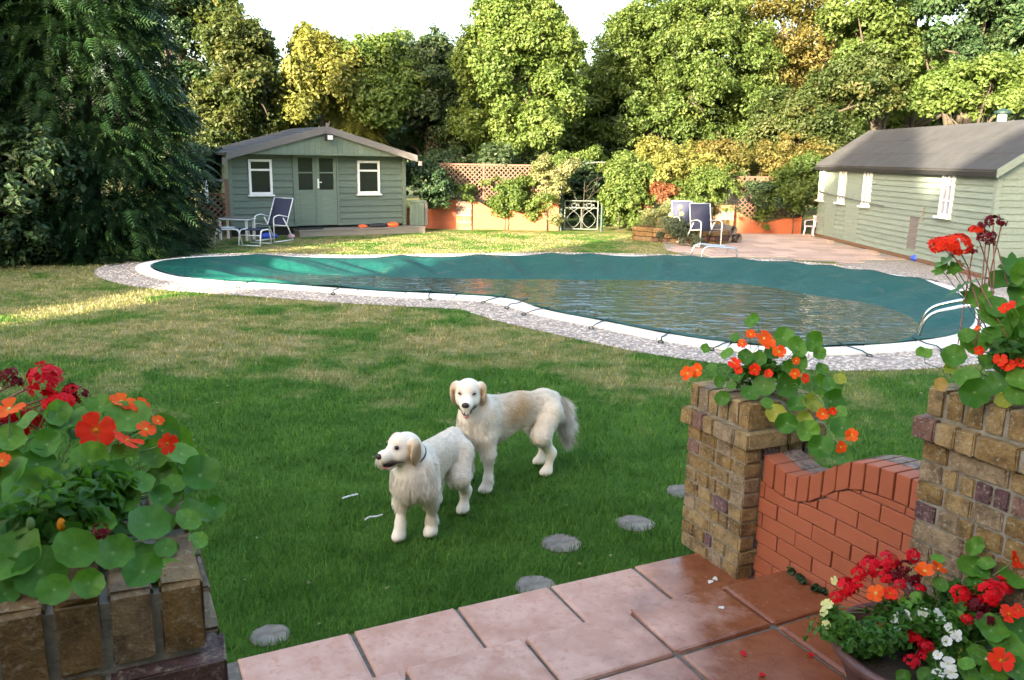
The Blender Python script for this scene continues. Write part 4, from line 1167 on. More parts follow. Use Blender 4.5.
# ================================================================== VEGETATION
def unit(a): return a / (np.linalg.norm(a, axis=-1, keepdims=True) + 1e-9)
def leaf_quads(P, Nn, size, aspect=1.7, fold=.25, rg=rng):
    """one folded leaf (two triangles) at every point, lying square to Nn"""
    n = len(P); Nn = unit(Nn)
    a = unit(np.cross(Nn, unit(rg.normal(size=(n, 3))))); b = np.cross(Nn, a)
    L_ = (size * rg.uniform(.65, 1.3, n))[:, None]; w = L_ / aspect
    base = P - a * L_ * .5; tip = P + a * L_ * .5 - Nn * L_ * .12
    l_ = P - b * w * .5 + Nn * w * fold; r_ = P + b * w * .5 + Nn * w * fold
    V = np.stack([base, r_, tip, l_], 1).reshape(-1, 3)
    i = np.arange(n)[:, None] * 4
    F = np.concatenate([i + np.array([0, 1, 2]), i + np.array([0, 2, 3])], 0)
    return V, F, 4
def spray_template(n=7, droop=.35, width=.34):
    """flat feathery conifer spray: unit length along +x, side leaflets in the plane, tip drooping"""
    V, F = [], []
    for k in range(n):
        t_ = (k + .5) / n; x = t_; z = -droop * t_ * t_
        for s_ in (-1, 1):
            l_ = width * (1 - t_) ** .7 + .06
            b = len(V); V += [(x - .05, 0, z), (x + .06, 0, z - .01), (x + l_ * .75, s_ * l_, z - .05 - .15 * l_)]; F.append((b, b + 1, b + 2))
    b = len(V); V += [(.80, .03, -droop * .64), (.80, -.03, -droop * .64), (1.08, 0, -droop * 1.12)]; F.append((b, b + 1, b + 2))
    return np.array(V), np.array(F)
def scatter(tv, tf, P, X, up, scale, rg=rng):
    """copies of a template with local x along X, z as near to up as can be"""
    X = unit(X); Z = unit(up - X * (up * X).sum(1, keepdims=True)); Y = np.cross(Z, X)
    V = (tv[None, :, 0, None] * X[:, None] + tv[None, :, 1, None] * Y[:, None] + tv[None, :, 2, None] * Z[:, None]) * scale[:, None, None] + P[:, None]
    F = tf[None] + (np.arange(len(P)) * len(tv))[:, None, None]
    return V.reshape(-1, 3), F.reshape(-1, tf.shape[1]), len(tv)
def sph(n, rg): return unit(rg.normal(size=(n, 3)))
LM = {
 'sun': leaf_mat('leaf_fresh', [(0, (.068, .118, .026)), (.5, (.108, .168, .040)), (.9, (.155, .205, .058)), (1, (.22, .21, .08))]),
 'oak': leaf_mat('leaf_oak', [(0, (.058, .105, .026)), (.5, (.095, .148, .038)), (.92, (.135, .175, .052)), (1, (.20, .17, .065))]),
 'dark': leaf_mat('leaf_dark', [(0, (.018, .042, .018)), (.6, (.032, .068, .026)), (1, (.06, .09, .03))], .22),
 'grey': leaf_mat('leaf_greygreen', [(0, (.035, .065, .035)), (.6, (.06, .10, .048)), (1, (.10, .13, .06))]),
 'holly': leaf_mat('leaf_holly', [(0, (.030, .055, .018)), (.5, (.055, .085, .024)), (.9, (.10, .11, .035)), (1, (.16, .10, .04))]),
 'fresh': leaf_mat('leaf_bedding', [(0, (.028, .095, .012)), (.6, (.06, .17, .02)), (1, (.12, .25, .04))]),
 'gold': leaf_mat('leaf_golden', [(0, (.12, .15, .032)), (.5, (.19, .205, .055)), (1, (.29, .27, .085))]),
 'brown': leaf_mat('leaf_turning', [(0, (.075, .085, .022)), (.5, (.13, .125, .035)), (.85, (.19, .15, .05)), (1, (.24, .13, .05))]),
 'conif': leaf_mat('leaf_conifer', [(0, (.007, .025, .008)), (.6, (.015, .046, .013)), (1, (.034, .064, .018))], .18),
 'pale': leaf_mat('leaf_pale', [(0, (.14, .17, .07)), (.5, (.22, .24, .11)), (1, (.34, .33, .2))]),
 'rust': leaf_mat('leaf_rust', [(0, (.16, .06, .03)), (.6, (.24, .10, .05)), (1, (.30, .18, .08))]),
 'lav': leaf_mat('leaf_lavender', [(0, (.07, .10, .07)), (.6, (.11, .14, .095)), (1, (.16, .18, .12))]),
}
def crown(blobs, n_clump, per, clump_r, leaf, rg, core=.45, sag=.0, flat=.75, outw=.6, lump=1.0):
    """leaves in clumps, clumps gathered on boughs, boughs standing out unevenly from several ellipsoids"""
    vol = np.array([b[1][0] * b[1][1] * b[1][2] for b in blobs]) ** (2 / 3)
    nb = max(8, n_clump // 13); pb_ = rg.choice(len(blobs), nb, p=vol / vol.sum())
    c = np.array([b[0] for b in blobs])[pb_]; r = np.array([b[1] for b in blobs])[pb_]
    db = sph(nb, rg); db[:, 2] = np.where(db[:, 2] < -.5, -db[:, 2], db[:, 2])
    bc = c + db * r * (core + (.98 - core) * rg.random(nb) ** .6)[:, None]
    br = r.min(1) * .44 * lump * rg.uniform(.6, 1.3, nb)
    k = rg.integers(0, nb, n_clump); d = sph(n_clump, rg) + db[k] * .55 + np.array([0, 0, .25]); d = unit(d)
    cc = bc[k] + d * (br[k] * (.35 + .65 * rg.random(n_clump) ** .5))[:, None] * np.array([1.15, 1.15, .8])
    cr = clump_r * rg.uniform(.45, 1.15, n_clump)
    stray = rg.random(n_clump) < .16; cc[stray] += (d[stray] * .6 + np.array([0, 0, .45])) * (r.min() * rg.uniform(.12, .42, stray.sum()))[:, None]; cr[stray] *= .55      # sprigs standing out of the outline
    P = np.repeat(cc, per, 0); D = np.repeat(d, per, 0); cr = np.repeat(cr, per)
    off = sph(len(P), rg) * (rg.random(len(P)) ** .5 * cr)[:, None]; off[:, 2] *= flat
    P = P + off; P[:, 2] -= sag * np.abs(off[:, 0])
    Nn = unit(D * outw + unit(off) * .5 + np.array([0, 0, .55]) + rg.normal(size=P.shape) * .55)
    V, F, kk_ = leaf_quads(P, Nn, leaf, rg=rg)
    tone = np.repeat((rg.random(nb) * .45)[k], per) + np.repeat(rg.random(n_clump) * .2, per) + rg.random(len(P)) * .35
    return V, F, np.repeat(np.clip(tone, 0, 1), kk_)
def limbs(mb, base, top, r, blobs, rg, nb=9):
    base, top = np.array(base, float), np.array(top, float)
    n = 7; pts = [base + (top - base) * k / n + np.array([rg.normal() * .06, rg.normal() * .06, 0]) * (k > 0) * min(3, r * 12) for k in range(n + 1)]
    mb.tube(pts, [r * (1.25 if k == 0 else 1 - .8 * k / n) for k in range(n + 1)], 8)
    for k in range(nb):
        b = blobs[int(rg.integers(len(blobs)))]; s_ = pts[int(rg.integers(2, n))]
        e = np.array(b[0]) + sph(1, rg)[0] * np.array(b[1]) * .75
        m_ = (s_ + e) / 2 + np.array([0, 0, .1 * np.linalg.norm(e - s_)])
        mb.tube([s_, (s_ + m_) / 2 + rg.normal(size=3) * .06, m_, (m_ + e) / 2 + rg.normal(size=3) * .08, e], [r * .42, r * .34, r * .25, r * .16, r * .05], 6)
tree_no = [0]
def tree(label, Y, px_blobs, n_clump, per, clump_r, leaf, mat, trunk=.16, base_px=None, cat='tree', name='tree', grp=None, depth=.8, core=.45, nb=10, sag=0, flat=.75, blobs=None, base=None, lump=1.0):
    tree_no[0] += 1; rg = np.random.default_rng(100 + tree_no[0])
    if blobs is None:
        blobs = []
        for i, (cx, cy, rx, ry) in enumerate(px_blobs):
            yy = Y + (0 if i == 0 else rg.uniform(-.8, .8)); c = aty(cx, cy, yy); k = yy / FPX * 1.03
            blobs.append((c, (rx * k, min(rx, ry * 1.3) * k * depth + .2, ry * k)))
    zt = max(b[0][2] for b in blobs); m0 = np.array(blobs[0][0])
    bs = np.array([m0[0], m0[1], 0.0]) if base is None else np.array(base, float)
    root = thing(name, label, cat, tuple(bs), 0, grp)
    bl = [(np.array(b[0]) - bs, b[1]) for b in blobs]
    if trunk:
        mb = MB(); limbs(mb, (0, 0, -.05), (bl[0][0][0] * .6, bl[0][0][1] * .6, max(.3, zt * .95)), trunk, bl, rg, nb); mb.build('trunk', M['bark'], root, True)
    V, F, tone = crown(bl, n_clump, per, clump_r, leaf, rg, core, sag, flat, lump=lump)
    below = V[:, 2] < .02; V[below, 2] = .02 + rg.random(below.sum()) * .03
    link('crown', np_mesh('crown', V, F, LM[mat], {'rnd': tone}), root)
    return root
def conifer(label, loc, h, r, n, mat='conif', size=.42, seed=1, lean=.0, name='conifer', grp=None, top_open=1.0, droop=.45):
    rg = np.random.default_rng(seed)
    root = thing(name, label, 'tree', loc, 0, grp)
    MB().tube([(0, 0, -.05), (0, 0, h * .5), (0, 0, h * .97)], [r * .085, r * .05, .015], 8).build('trunk', M['bark'], root, True)
    # boughs: shelf-like clusters of sprays so the skin breaks into tiers
    nb = n // 26; bz = rg.random(nb) ** 1.15; ba = rg.uniform(0, 2 * math.pi, nb)
    prof = lambda z: np.clip((1 - z) ** .62 * (1 - .25 * np.exp(-z * 9)), .03, 1) * r
    P = []; D = []
    per = n // nb
    br = prof(bz) * rg.uniform(.80, 1.10, nb)
    for k in range(nb):
        m_ = per
        aa = ba[k] + rg.normal(size=m_) * .30 / max(.35, br[k] / r * 1.4); rad = br[k] * (1 - rg.random(m_) ** 2.2 * .55); zz = bz[k] * h + rg.normal(size=m_) * .10 * h / 8 - (rad - br[k] * .6) * .28
        P.append(np.c_[np.cos(aa) * rad, np.sin(aa) * rad, zz]); D.append(np.c_[np.cos(aa), np.sin(aa), np.full(m_, -.28) + rg.normal(size=m_) * .28])
    P = np.vstack(P); D = np.vstack(D) + rg.normal(size=(len(P), 3)) * .28
    P[:, 2] = np.maximum(P[:, 2], .12)
    tv, tf = spray_template(7, droop)
    V, F, k = scatter(tv, tf, P, D, np.array([0, 0, 1.0]) + rg.normal(size=P.shape) * .35, size * rg.uniform(.6, 1.3, len(P)), rg)
    V[:, 2] = np.maximum(V[:, 2], .015)
    tone = np.clip(np.repeat(rg.random(nb) * .4, per)[:len(P)] + rg.random(len(P)) * .6, 0, 1)
    link('crown', np_mesh('crown', V, F, LM[mat], {'rnd': np.repeat(tone, k)}), root)
    return root
def copy_tree(o, label, loc, rz, sc, grp):
    c = o.copy(); C.objects.link(c); c.location = loc; c.rotation_euler = (0, 0, rz); c.scale = sc; tag(c, label, None, grp)
    for ch in list(o.children):
        d = ch.copy(); C.objects.link(d); d.parent = c
    return c
# --- the great dark conifers on the left
cA = conifer('huge dark cypress conifer with drooping sprays left of the pool', (-8.55, 17.0, 0), 8.8, 2.4, 21000, seed=11, size=.34)
cB = conifer('dark cypress conifer at the left edge of the picture, nearest the lawn', (-10.9, 15.6, 0), 8.6, 2.5, 15000, seed=12, size=.35)
tree('dark broadleaf tree rising behind the left edge conifers', 26.0, [(15, 60, 60, 90), (60, 20, 45, 60), (-20, 0, 45, 60)], 420, 34, .6, .2, 'dark', .2)
tree('dark leafy laurel bush filling the foot of the left edge conifer', 15.0, [(10, 215, 45, 48), (30, 180, 35, 45), (-20, 160, 40, 60)], 420, 40, .26, .13, 'dark', .06, cat='shrub', name='shrub')
# --- trees behind the summer house, from left to right
tree('tall dark broadleaf tree at the top left between conifers and summer house', 28.0, [(172, 60, 45, 110), (155, -30, 50, 70), (205, 110, 40, 70), (188, 5, 30, 45)], 900, 44, .42, .15, 'dark', .2)
tree('broad tree with sunlit right flank just left of the summer house roof', 26.5, [(240, 85, 32, 55), (218, 25, 20, 36), (252, 65, 22, 32), (222, 135, 32, 48), (264, 105, 20, 30)], 1100, 40, .36, .135, 'holly', .16)
tree('golden drooping conifer-like tree rising over the summer house ridge', 27.3, [(324, 78, 26, 40), (312, 58, 14, 24), (344, 98, 22, 34), (300, 95, 18, 32)], 900, 40, .40, .15, 'gold', .14, sag=.5, flat=1.1)
conifer('small golden weeping cypress showing above the summer house roof', (*aty(358, 140, 28.0)[:2], 0), 4.1, 1.3, 2600, 'gold', .42, 21, droop=.8)
conifer('small golden weeping conifer left of the summer house apex', (*aty(292, 140, 28.4)[:2], 0), 3.6, 1.1, 2000, 'gold', .42, 22, droop=.8)
tree('yellow-green tree with a feathery top right of the summer house apex', 28.6, [(375, 82, 28, 36), (395, 70, 22, 28), (355, 72, 16, 24), (385, 105, 32, 36)], 1000, 40, .42, .14, 'sun', .15)
tree('dark grey-green round tree between the golden trees and the tall bright one', 29.0, [(425, 105, 38, 50), (440, 80, 26, 38), (405, 130, 30, 42), (448, 135, 26, 40)], 1100, 42, .38, .14, 'grey', .16)
tree('tall bright leafy tree in the middle, reaching the top of the picture', 27.5, [(520, 80, 46, 60), (512, 25, 34, 38), (542, 60, 28, 42), (490, 68, 26, 42), (556, 105, 20, 36), (492, 122, 30, 34), (530, 135, 36, 26), (510, 150, 40, 18)], 2250, 42, .35, .125, 'sun', .2)
tree('large round oak with a broad sunlit crown right of the middle', 32.0, [(680, 75, 72, 58), (645, 62, 38, 44), (695, 35, 46, 34), (735, 75, 38, 46), (650, 115, 46, 32), (612, 92, 20, 36), (715, 115, 48, 32), (660, 138, 48, 22), (720, 140, 46, 22)], 2450, 42, .40, .135, 'oak', .3)
tree('light airy tree with browning leaves and gaps of sky beside the oak', 33.0, [(795, 50, 50, 62), (770, 15, 40, 40), (825, 30, 36, 44), (790, 100, 50, 40), (845, 60, 26, 40)], 1100, 36, .46, .12, 'brown', .2, core=.25)
tree('dark holly-like tree just left of the shed roof', 27.0, [(800, 150, 44, 46), (840, 115, 34, 40), (785, 120, 26, 32), (862, 95, 26, 36)], 1100, 42, .36, .12, 'holly', .14)
tree('tall ivy clad tree with dark clumps and bright sky gaps at the top right', 28.0, [(880, 55, 30, 45), (868, 10, 32, 32), (905, 25, 18, 24), (895, 95, 28, 34)], 700, 42, .40, .15, 'oak', .22, core=.3)
tree('tall tree in the top right corner with a bare trunk showing', 27.0, [(985, 5, 58, 26), (945, 52, 26, 20), (1015, 45, 28, 28), (960, -5, 40, 24), (1010, 15, 36, 24)], 800, 40, .40, .15, 'dark', .26, core=.3)
tree('second tall tree in the top right corner with lighter foliage', 30.0, [(925, -12, 40, 20), (1035, 70, 34, 50), (915, 70, 26, 26), (955, 85, 30, 22)], 800, 40, .42, .14, 'oak', .18)
tree('rounded yellow-green bush rising behind the shed roof', 21.5, [(980, 95, 44, 30), (1010, 90, 34, 28), (955, 108, 26, 22), (930, 100, 18, 22)], 620, 42, .28, .11, 'sun', .1)
# --- second row and far trees: three crowns, copied, turned and scaled
proto = []
def fill_tree(cx, cy, rx, ry, Y, lab, grp, k):
    c = aty(cx, cy, Y); w = rx * Y / FPX; h = max(2.2, c[2] + ry * Y / FPX)
    if len(proto) < 3:
        mt = ('dark', 'oak', 'grey')[len(proto)]; rg_ = np.random.default_rng(300 + k)
        bl = [(np.array([0, 0, 3.0]), (2.0, 1.7, 2.6)), (np.array([-.9, .1, 2.2]), (1.2, 1.2, 1.8)), (np.array([.9, -.1, 2.3]), (1.2, 1.2, 1.9)), (np.array([.2, 0, 4.2]), (1.2, 1.1, 1.4))]
        o = tree(lab, Y, None, 620, 34, .46, .17, mt, .14, grp=grp, blobs=bl, base=(0, 0, 0), core=.3); proto.append(o)
    else: o = copy_tree(proto[k % 3], lab, (0, 0, 0), k * 1.3, (1, 1, 1), grp)
    o.location = (c[0], c[1], 0); o.rotation_euler = (0, 0, k * 1.3); sc = w / 1.9; o.scale = (sc, sc, h / 5.5)
for k, (cx, cy, rx, ry, lab) in enumerate([
    (290, 140, 48, 52, 'dark tree low behind the left half of the summer house'), (605, 150, 40, 45, 'bushy tree low between the bright tree and the oak'), (470, 140, 40, 55, 'grey-green tree behind the left trellis'),
    (400, 145, 44, 50, 'dark tree low behind the right end of the summer house'), (575, 125, 42, 55, 'leafy tree behind the gate arch'), (645, 150, 46, 48, 'low tree under the left of the oak'), (555, 145, 36, 40, 'dark tree behind the foot of the bright tree'),
    (755, 140, 54, 55, 'low bushy tree under the right of the oak'), (700, 150, 46, 45, 'grey-green tree under the middle of the oak'), (830, 135, 44, 55, 'dark tree behind the holly-like tree'), (890, 120, 50, 60, 'leafy tree behind the middle of the shed'), (975, 115, 50, 55, 'low tree behind the near end of the shed'),
    (935, 110, 40, 60, 'dark tree behind the shed ridge'), (1020, 95, 40, 60, 'leafy tree at the right edge behind the shed')]):
    fill_tree(cx, cy, rx, ry, 35.5 - (k % 3) * .8, lab, 'lower trees closing the background', k)
for k, (cx, cy, lab) in enumerate([(250, 100, 'far tree filling the gap left of the summer house'), (345, 105, 'far tree behind the golden conifers'), (440, 105, 'far tree behind the grey-green tree'), (535, 105, 'far tree seen left of the gate arch'), (620, 110, 'far tree just left of the oak'), (690, 110, 'far tree under the crown of the oak'), (760, 95, 'far tree behind the airy tree'), (830, 85, 'far tree right of the airy tree'), (905, 80, 'far tree behind the ivy clad tree'), (985, 70, 'far tree behind the corner tree')]):
    fill_tree(cx, cy, 52, 40, 42.0, lab, 'far trees at the end of the view', k + 20)
# --- shrubs and climbers along the back wall
def shrub(label, Y, blobs, n, per, cr, leaf, mat, name='shrub', cat='shrub', **kw):
    kw.setdefault('core', .15); kw.setdefault('lump', 1.7)
    return tree(label, Y, blobs, int(n * 1.15), per, cr, leaf, mat, kw.pop('trunk', .016), cat=cat, name=name, nb=6, **kw)
shrub('dark shrub beside the right corner of the summer house', 23.6, [(425, 195, 20, 26), (412, 180, 14, 20), (440, 205, 14, 20)], 190, 40, .20, .09, 'dark')
shrub('small bright green tuft growing above the stone pillar', 24.1, [(464, 194, 10, 11), (472, 200, 9, 9)], 60, 34, .12, .07, 'sun')
shrub('sunlit yellow-green climber spilling over the swept wall', 23.85, [(505, 205, 16, 14), (520, 196, 20, 15), (540, 208, 13, 11), (495, 192, 10, 12), (515, 213, 18, 9)], 290, 40, .18, .08, 'sun')
shrub('pale silvery climber covering the left side of the gate arch', 23.95, [(548, 185, 13, 20), (553, 210, 9, 16), (566, 168, 11, 9), (545, 172, 10, 14), (552, 224, 7, 8)], 260, 38, .16, .075, 'pale', name='climber', cat='climber')
shrub('climber draped over the top of the gate arch', 24.2, [(585, 158, 26, 7), (618, 164, 20, 10), (563, 163, 10, 8), (640, 175, 14, 12), (606, 170, 8, 6)], 300, 36, .15, .075, 'sun', name='climber', cat='climber')
shrub('tall feathery shrub arching over the right side of the iron gate', 23.7, [(620, 195, 15, 32), (632, 185, 16, 28), (614, 218, 10, 12), (640, 212, 14, 20), (627, 224, 15, 9)], 500, 40, .20, .10, 'sun', flat=1.3)
shrub('big sunlit yellow-green hedge mass right of the gate arch', 24.8, [(660, 180, 26, 26), (685, 172, 26, 22), (650, 165, 22, 16), (700, 185, 20, 24)], 520, 40, .24, .085, 'gold')
shrub('green trailing ivy mass behind the navy chairs', 24.4, [(690, 200, 24, 20), (710, 195, 18, 20), (725, 188, 20, 16), (675, 205, 16, 16)], 380, 40, .20, .08, 'sun')
shrub('dark ivy hanging in the middle of the right trellis', 24.5, [(758, 196, 14, 18), (770, 205, 10, 12)], 140, 38, .16, .08, 'grey')
shrub('green weeping shrub over the right end of the low wall', 24.1, [(795, 198, 20, 24), (805, 185, 16, 22), (785, 210, 14, 14)], 360, 40, .20, .09, 'oak', sag=.4, flat=1.2)
shrub('long low hedge of mixed bushes above the right trellis', 25.6, [(760, 168, 40, 14), (720, 165, 30, 16), (800, 162, 30, 20)], 420, 38, .26, .09, 'brown')
shrub('dark evergreen hedge seen through the gate arch', 26.6, [(585, 195, 22, 34), (600, 215, 22, 22), (572, 210, 16, 24)], 260, 36, .3, .13, 'dark')
shrub('dark shrub in the shade against the left end of the summer house', 21.2, [(213, 180, 10, 28), (204, 200, 14, 28), (199, 165, 12, 22), (214, 212, 8, 14)], 230, 36, .24, .11, 'dark')
shrub('dark hedge standing behind the trellis panels', 26.0, [(450, 180, 34, 24), (500, 182, 34, 22), (545, 185, 26, 24)], 330, 36, .32, .13, 'grey')
shrub('rust coloured shrub behind the planter', 23.2, [(662, 197, 12, 10), (652, 203, 8, 8)], 90, 34, .13, .07, 'rust')
# retaining planter by the lawn corner
pl = thing('brick_planter', 'low brick planter at the corner of lawn and patio', 'planter', (*gp(672, 243)[:2], 0), R(-38))
for k in range(4):
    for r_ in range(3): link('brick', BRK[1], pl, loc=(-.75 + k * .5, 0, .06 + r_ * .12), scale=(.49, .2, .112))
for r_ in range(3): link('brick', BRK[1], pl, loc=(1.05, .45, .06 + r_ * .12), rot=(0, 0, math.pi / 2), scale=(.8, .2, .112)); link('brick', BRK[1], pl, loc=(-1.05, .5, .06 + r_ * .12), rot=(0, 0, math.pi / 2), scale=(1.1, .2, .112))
MB().box(-.98, .95, .1, 1.2, 0, .31).build('soil', M['soil'], pl)
shrub('grey-green lavender mound in the planter', 20.7, [(668, 229, 14, 7), (656, 233, 10, 6), (681, 231, 11, 7)], 170, 36, .14, .06, 'lav', flat=1.2)
shrub('flowering bush with pinkish heads behind the planter', 22.0, [(655, 222, 14, 12), (668, 214, 10, 9)], 130, 36, .14, .06, 'pale')
shrub('small blue-green plant at the foot of the planter', 20.0, [(690, 243, 9, 8)], 60, 34, .09, .05, 'lav')
# yellow flowers over the planter
yf = thing('yellow_flowers', 'stems of yellow flowers standing before the navy chairs', 'flower', (*gp(682, 240)[:2], .3))
for px, py in ((680, 207), (682, 214), (671, 215)):
    c = aty(px, py, 20.6) - np.array([*gp(682, 240)[:2], .3])
    MB().tube([(c[0] * .3, c[1] * .3, 0), tuple(c)], .012, 5).build('stem', M['stem'], yf); MB().ell(c, (.07, .07, .06), 8).build('bloom', M['p_yellow'], yf, True)
# --- unseen trees added left and behind, sized and placed to shade the garden
for k, (x_, y_, s_, sz) in enumerate([(-12.6, -4.4, 1.05, .78), (-11.6, -7.4, 1.35, 1.05), (-10.2, -9.6, 1.4, 1.20)]):
    copy_tree(cA, 'added shade cypress beside the house, %s' % ('nearest the lawn', 'the middle one', 'close to the house wall')[k], (x_, y_, 0), k * 1.7, (s_, s_, sz), 'added shade cypresses beside the house')
for k, (x_, y_, s_, sz) in enumerate([(-14.4, 7.5, 1.05, .90), (-13.8, 2.6, 1.0, .43), (-14.9, -1.2, 1.0, .42), (-17.4, 5.0, 1.2, .85), (-16.6, 10.5, 1.1, .66)]):
    copy_tree(cB, 'added shade cypress off to the left, %s' % ('tall one nearest the lawn', 'short one in the middle', 'short one nearest the house', 'tall one set back', 'tall one next to the conifers')[k], (x_, y_, 0), k * 2.1, (s_, s_, sz), 'added shade cypresses on the left')

# --- grass blades
TERR = np.array([tw(.10, -1.6)[:2], tw(2.75, -1.6)[:2], tw(2.82, 2.5)[:2], tw(2.82, 3.15)[:2], tw(.30, 3.15)[:2], tw(.30, 2.55)[:2], tw(.1, 2.55)[:2]])
PIL = [np.array([tw(a, b)[:2], tw(a + .46, b)[:2], tw(a + .46, b + .46)[:2], tw(a, b + .46)[:2]]) for a, b in ((2.61, 2.83), (2.65, 1.51), (-.36, 1.33))] + [np.array([tw(2.71, 1.9)[:2], tw(2.95, 1.9)[:2], tw(2.95, 2.9)[:2], tw(2.71, 2.9)[:2]])]
HOUSE = np.array([hp(-.1, -.7)[:2], hp(HW + .4, -.7)[:2], hp(HW + .4, 4)[:2], hp(-.1, 4)[:2]])
def blades(n, r0_, r1_, h, w, a0=-46, a1=46):
    r_ = np.exp(rng.uniform(math.log(r0_), math.log(r1_), n)); a = np.radians(rng.uniform(a0, a1, n))
    q = np.c_[r_ * np.sin(a), r_ * np.cos(a)]
    k = ~(inside(q, GRAV) | inside(q, TERR) | inside(q, HOUSE) | inside(q, pcA) | inside(q, np.array(pth)))
    for p in PIL: k &= ~inside(q, p)
    for c_, rr in STONES: k &= np.linalg.norm(q - c_, axis=1) > rr * .72
    q, r_ = q[k], r_[k]; n = len(q)
    s_ = np.clip(r_ / 4.5, .75, 4); tuft = .65 + .7 * (np.sin(q[:, 0] * 9 + 3 * np.sin(q[:, 1] * 5)) * np.sin(q[:, 1] * 11 + 2 * np.sin(q[:, 0] * 6)) * .5 + .5)
    hh = h * rng.uniform(.45, 1.25, n) * tuft * np.clip(1.15 - (r_ - 4) * .035, .55, 1.1); ww = w * s_ * rng.uniform(.7, 1.3, n)
    d = rng.uniform(0, 2 * math.pi, n); lean = rng.uniform(.15, .9, n) * hh; ld = d + rng.normal(size=n) * .6 + 1.57
    dx, dy = np.cos(d) * ww, np.sin(d) * ww
    lx, ly = np.cos(ld) * lean, np.sin(ld) * lean
    b0 = np.c_[q[:, 0] - dx, q[:, 1] - dy, np.zeros(n)]; b1 = np.c_[q[:, 0] + dx, q[:, 1] + dy, np.zeros(n)]
    tip = np.c_[q[:, 0] + lx, q[:, 1] + ly, hh]
    V = np.stack([b0, b1, tip], 1).reshape(-1, 3); F = np.arange(3 * n).reshape(-1, 3)
    return V, F, np.repeat(rng.random(n), 3)
V, F, tn = blades(400000, 1.6, 23, .041, .0026)
tag(link('grass', np_mesh('grass', V, F, M['grass'], {'rnd': tn})), 'short mown lawn grass, lush near the terrace and parched by the pool', 'grass', kind='stuff')

# ================================================================== POTS AND FLOWERS
def nleaf_mesh(name, mt, seed, lobes=8):
    rr = random.Random(seed); n = 24; V = [(0, 0, 0)]; ph = rr.uniform(0, 6)
    for r_ in (.5, 1.0):
        for k in range(n):
            a = 2 * math.pi * k / n; q = r_ * (1 + (.045 * math.cos(lobes * a + ph) + .04 * math.sin(2 * a + ph)) * r_)
            V.append((q * math.cos(a), q * math.sin(a), .16 * r_ * r_ + .09 * r_ * math.sin(3 * a + ph) * r_ + rr.uniform(-.012, .012)))
    F = [(0, 1 + k, 1 + (k + 1) % n) for k in range(n)] + [(1 + k, 1 + n + k, 1 + n + (k + 1) % n, 1 + (k + 1) % n) for k in range(n)]
    return MB().add(V, F).mesh(name, mt, True)
NL = {'g': [nleaf_mesh('leaf', M['nleaf'], s_, 7 + s_ % 3) for s_ in range(5)], 'y': [nleaf_mesh('leaf', M['nleafy'], 9)], 'b': [nleaf_mesh('leaf', M['nleafb'], 10, 5)]}
def lobed_mesh(seed):
    rr = random.Random(seed); n = 28; V = [(0, 0, 0)]
    for r_ in (.5, 1.0):
        for k in range(n):
            a = 2 * math.pi * k / n; q = r_ * (1 + .16 * r_ * math.cos(7 * a) + .05 * math.cos(21 * a)); V.append((q * math.cos(a), q * math.sin(a), .16 * r_ * math.cos(7 * a) * r_ * .4 + .12 * r_ * r_))
    F = [(0, 1 + k, 1 + (k + 1) % n) for k in range(n)] + [(1 + k, 1 + n + k, 1 + n + (k + 1) % n, 1 + (k + 1) % n) for k in range(n)]
    return MB().add(V, F).mesh('leaf', M['nleaf'], True)
NL['l'] = [lobed_mesh(1), lobed_mesh(2)]
def petal_mesh(mt, k=5, broad=.62, cup=.25, seed=0):
    """one petal of unit length from the flower's centre, frilled outer edge"""
    rr = random.Random(seed); V = []; rows = [(.06, .06), (.35, .26), (.7, broad * .85), (.93, broad * .8), (1.0, broad * .42)]
    for r_, w in rows:
        for j in range(5):
            u = (j - 2) / 2; V.append((r_ - .05 * abs(u) * r_, w * u, cup * r_ * (1 - r_ * .6) + .05 * math.sin(j * 2.3 + seed) * r_))
    F = [(i * 5 + j, i * 5 + j + 1, (i + 1) * 5 + j + 1, (i + 1) * 5 + j) for i in range(4) for j in range(4)]
    return MB().add(V, F).mesh('petal', mt, True)
PET = {k: [petal_mesh(M['p_' + k], broad=.50, seed=s_) for s_ in range(2)] for k in ('orange', 'scarlet', 'white', 'yellow')}
ctr_me = {k: MB().ell((0, 0, .05), (.12, .12, .10), 8).mesh('flower', mt, True) for k, mt in (('orange', M['p_yellow']), ('scarlet', M['p_orange']), ('white', M['p_yellow']), ('yellow', M['p_yellow']))}
def head_mesh(mt, n, seed, spread=1.0):
    """rounded truss of small five-petalled florets"""
    rr = np.random.default_rng(seed); V, F = [], []
    for i in range(n):
        d = unit(np.array([rr.normal(), rr.normal(), abs(rr.normal()) * .9 + .1])); c = d * np.array([1, 1, .72]) * rr.uniform(.65, 1.0)
        a_ = unit(np.cross(d, rr.normal(size=3))); b_ = np.cross(d, a_); s_ = rr.uniform(.24, .36)
        for k in range(5):
            an = 2 * math.pi * k / 5 + rr.uniform(-.2, .2); u_ = a_ * math.cos(an) + b_ * math.sin(an); w_ = np.cross(d, u_)
            q = len(V); V += [c, c + u_ * s_ * .6 + w_ * s_ * .38 + d * .08 * s_, c + u_ * s_ + d * rr.uniform(-.1, .2) * s_, c + u_ * s_ * .6 - w_ * s_ * .38 + d * .08 * s_]; F.append((q, q + 1, q + 2, q + 3))
    return MB().add(V, F).mesh('flower_head', mt, False)
HEAD = {'red': [head_mesh(M['p_red'], 40, s_) for s_ in (1, 2, 3)], 'dark': [head_mesh(M['p_dark'], 26, 5)], 'scarlet': [head_mesh(M['p_scarlet'], 40, 7)], 'pink': [head_mesh(M['p_pink'], 24, 8)]}
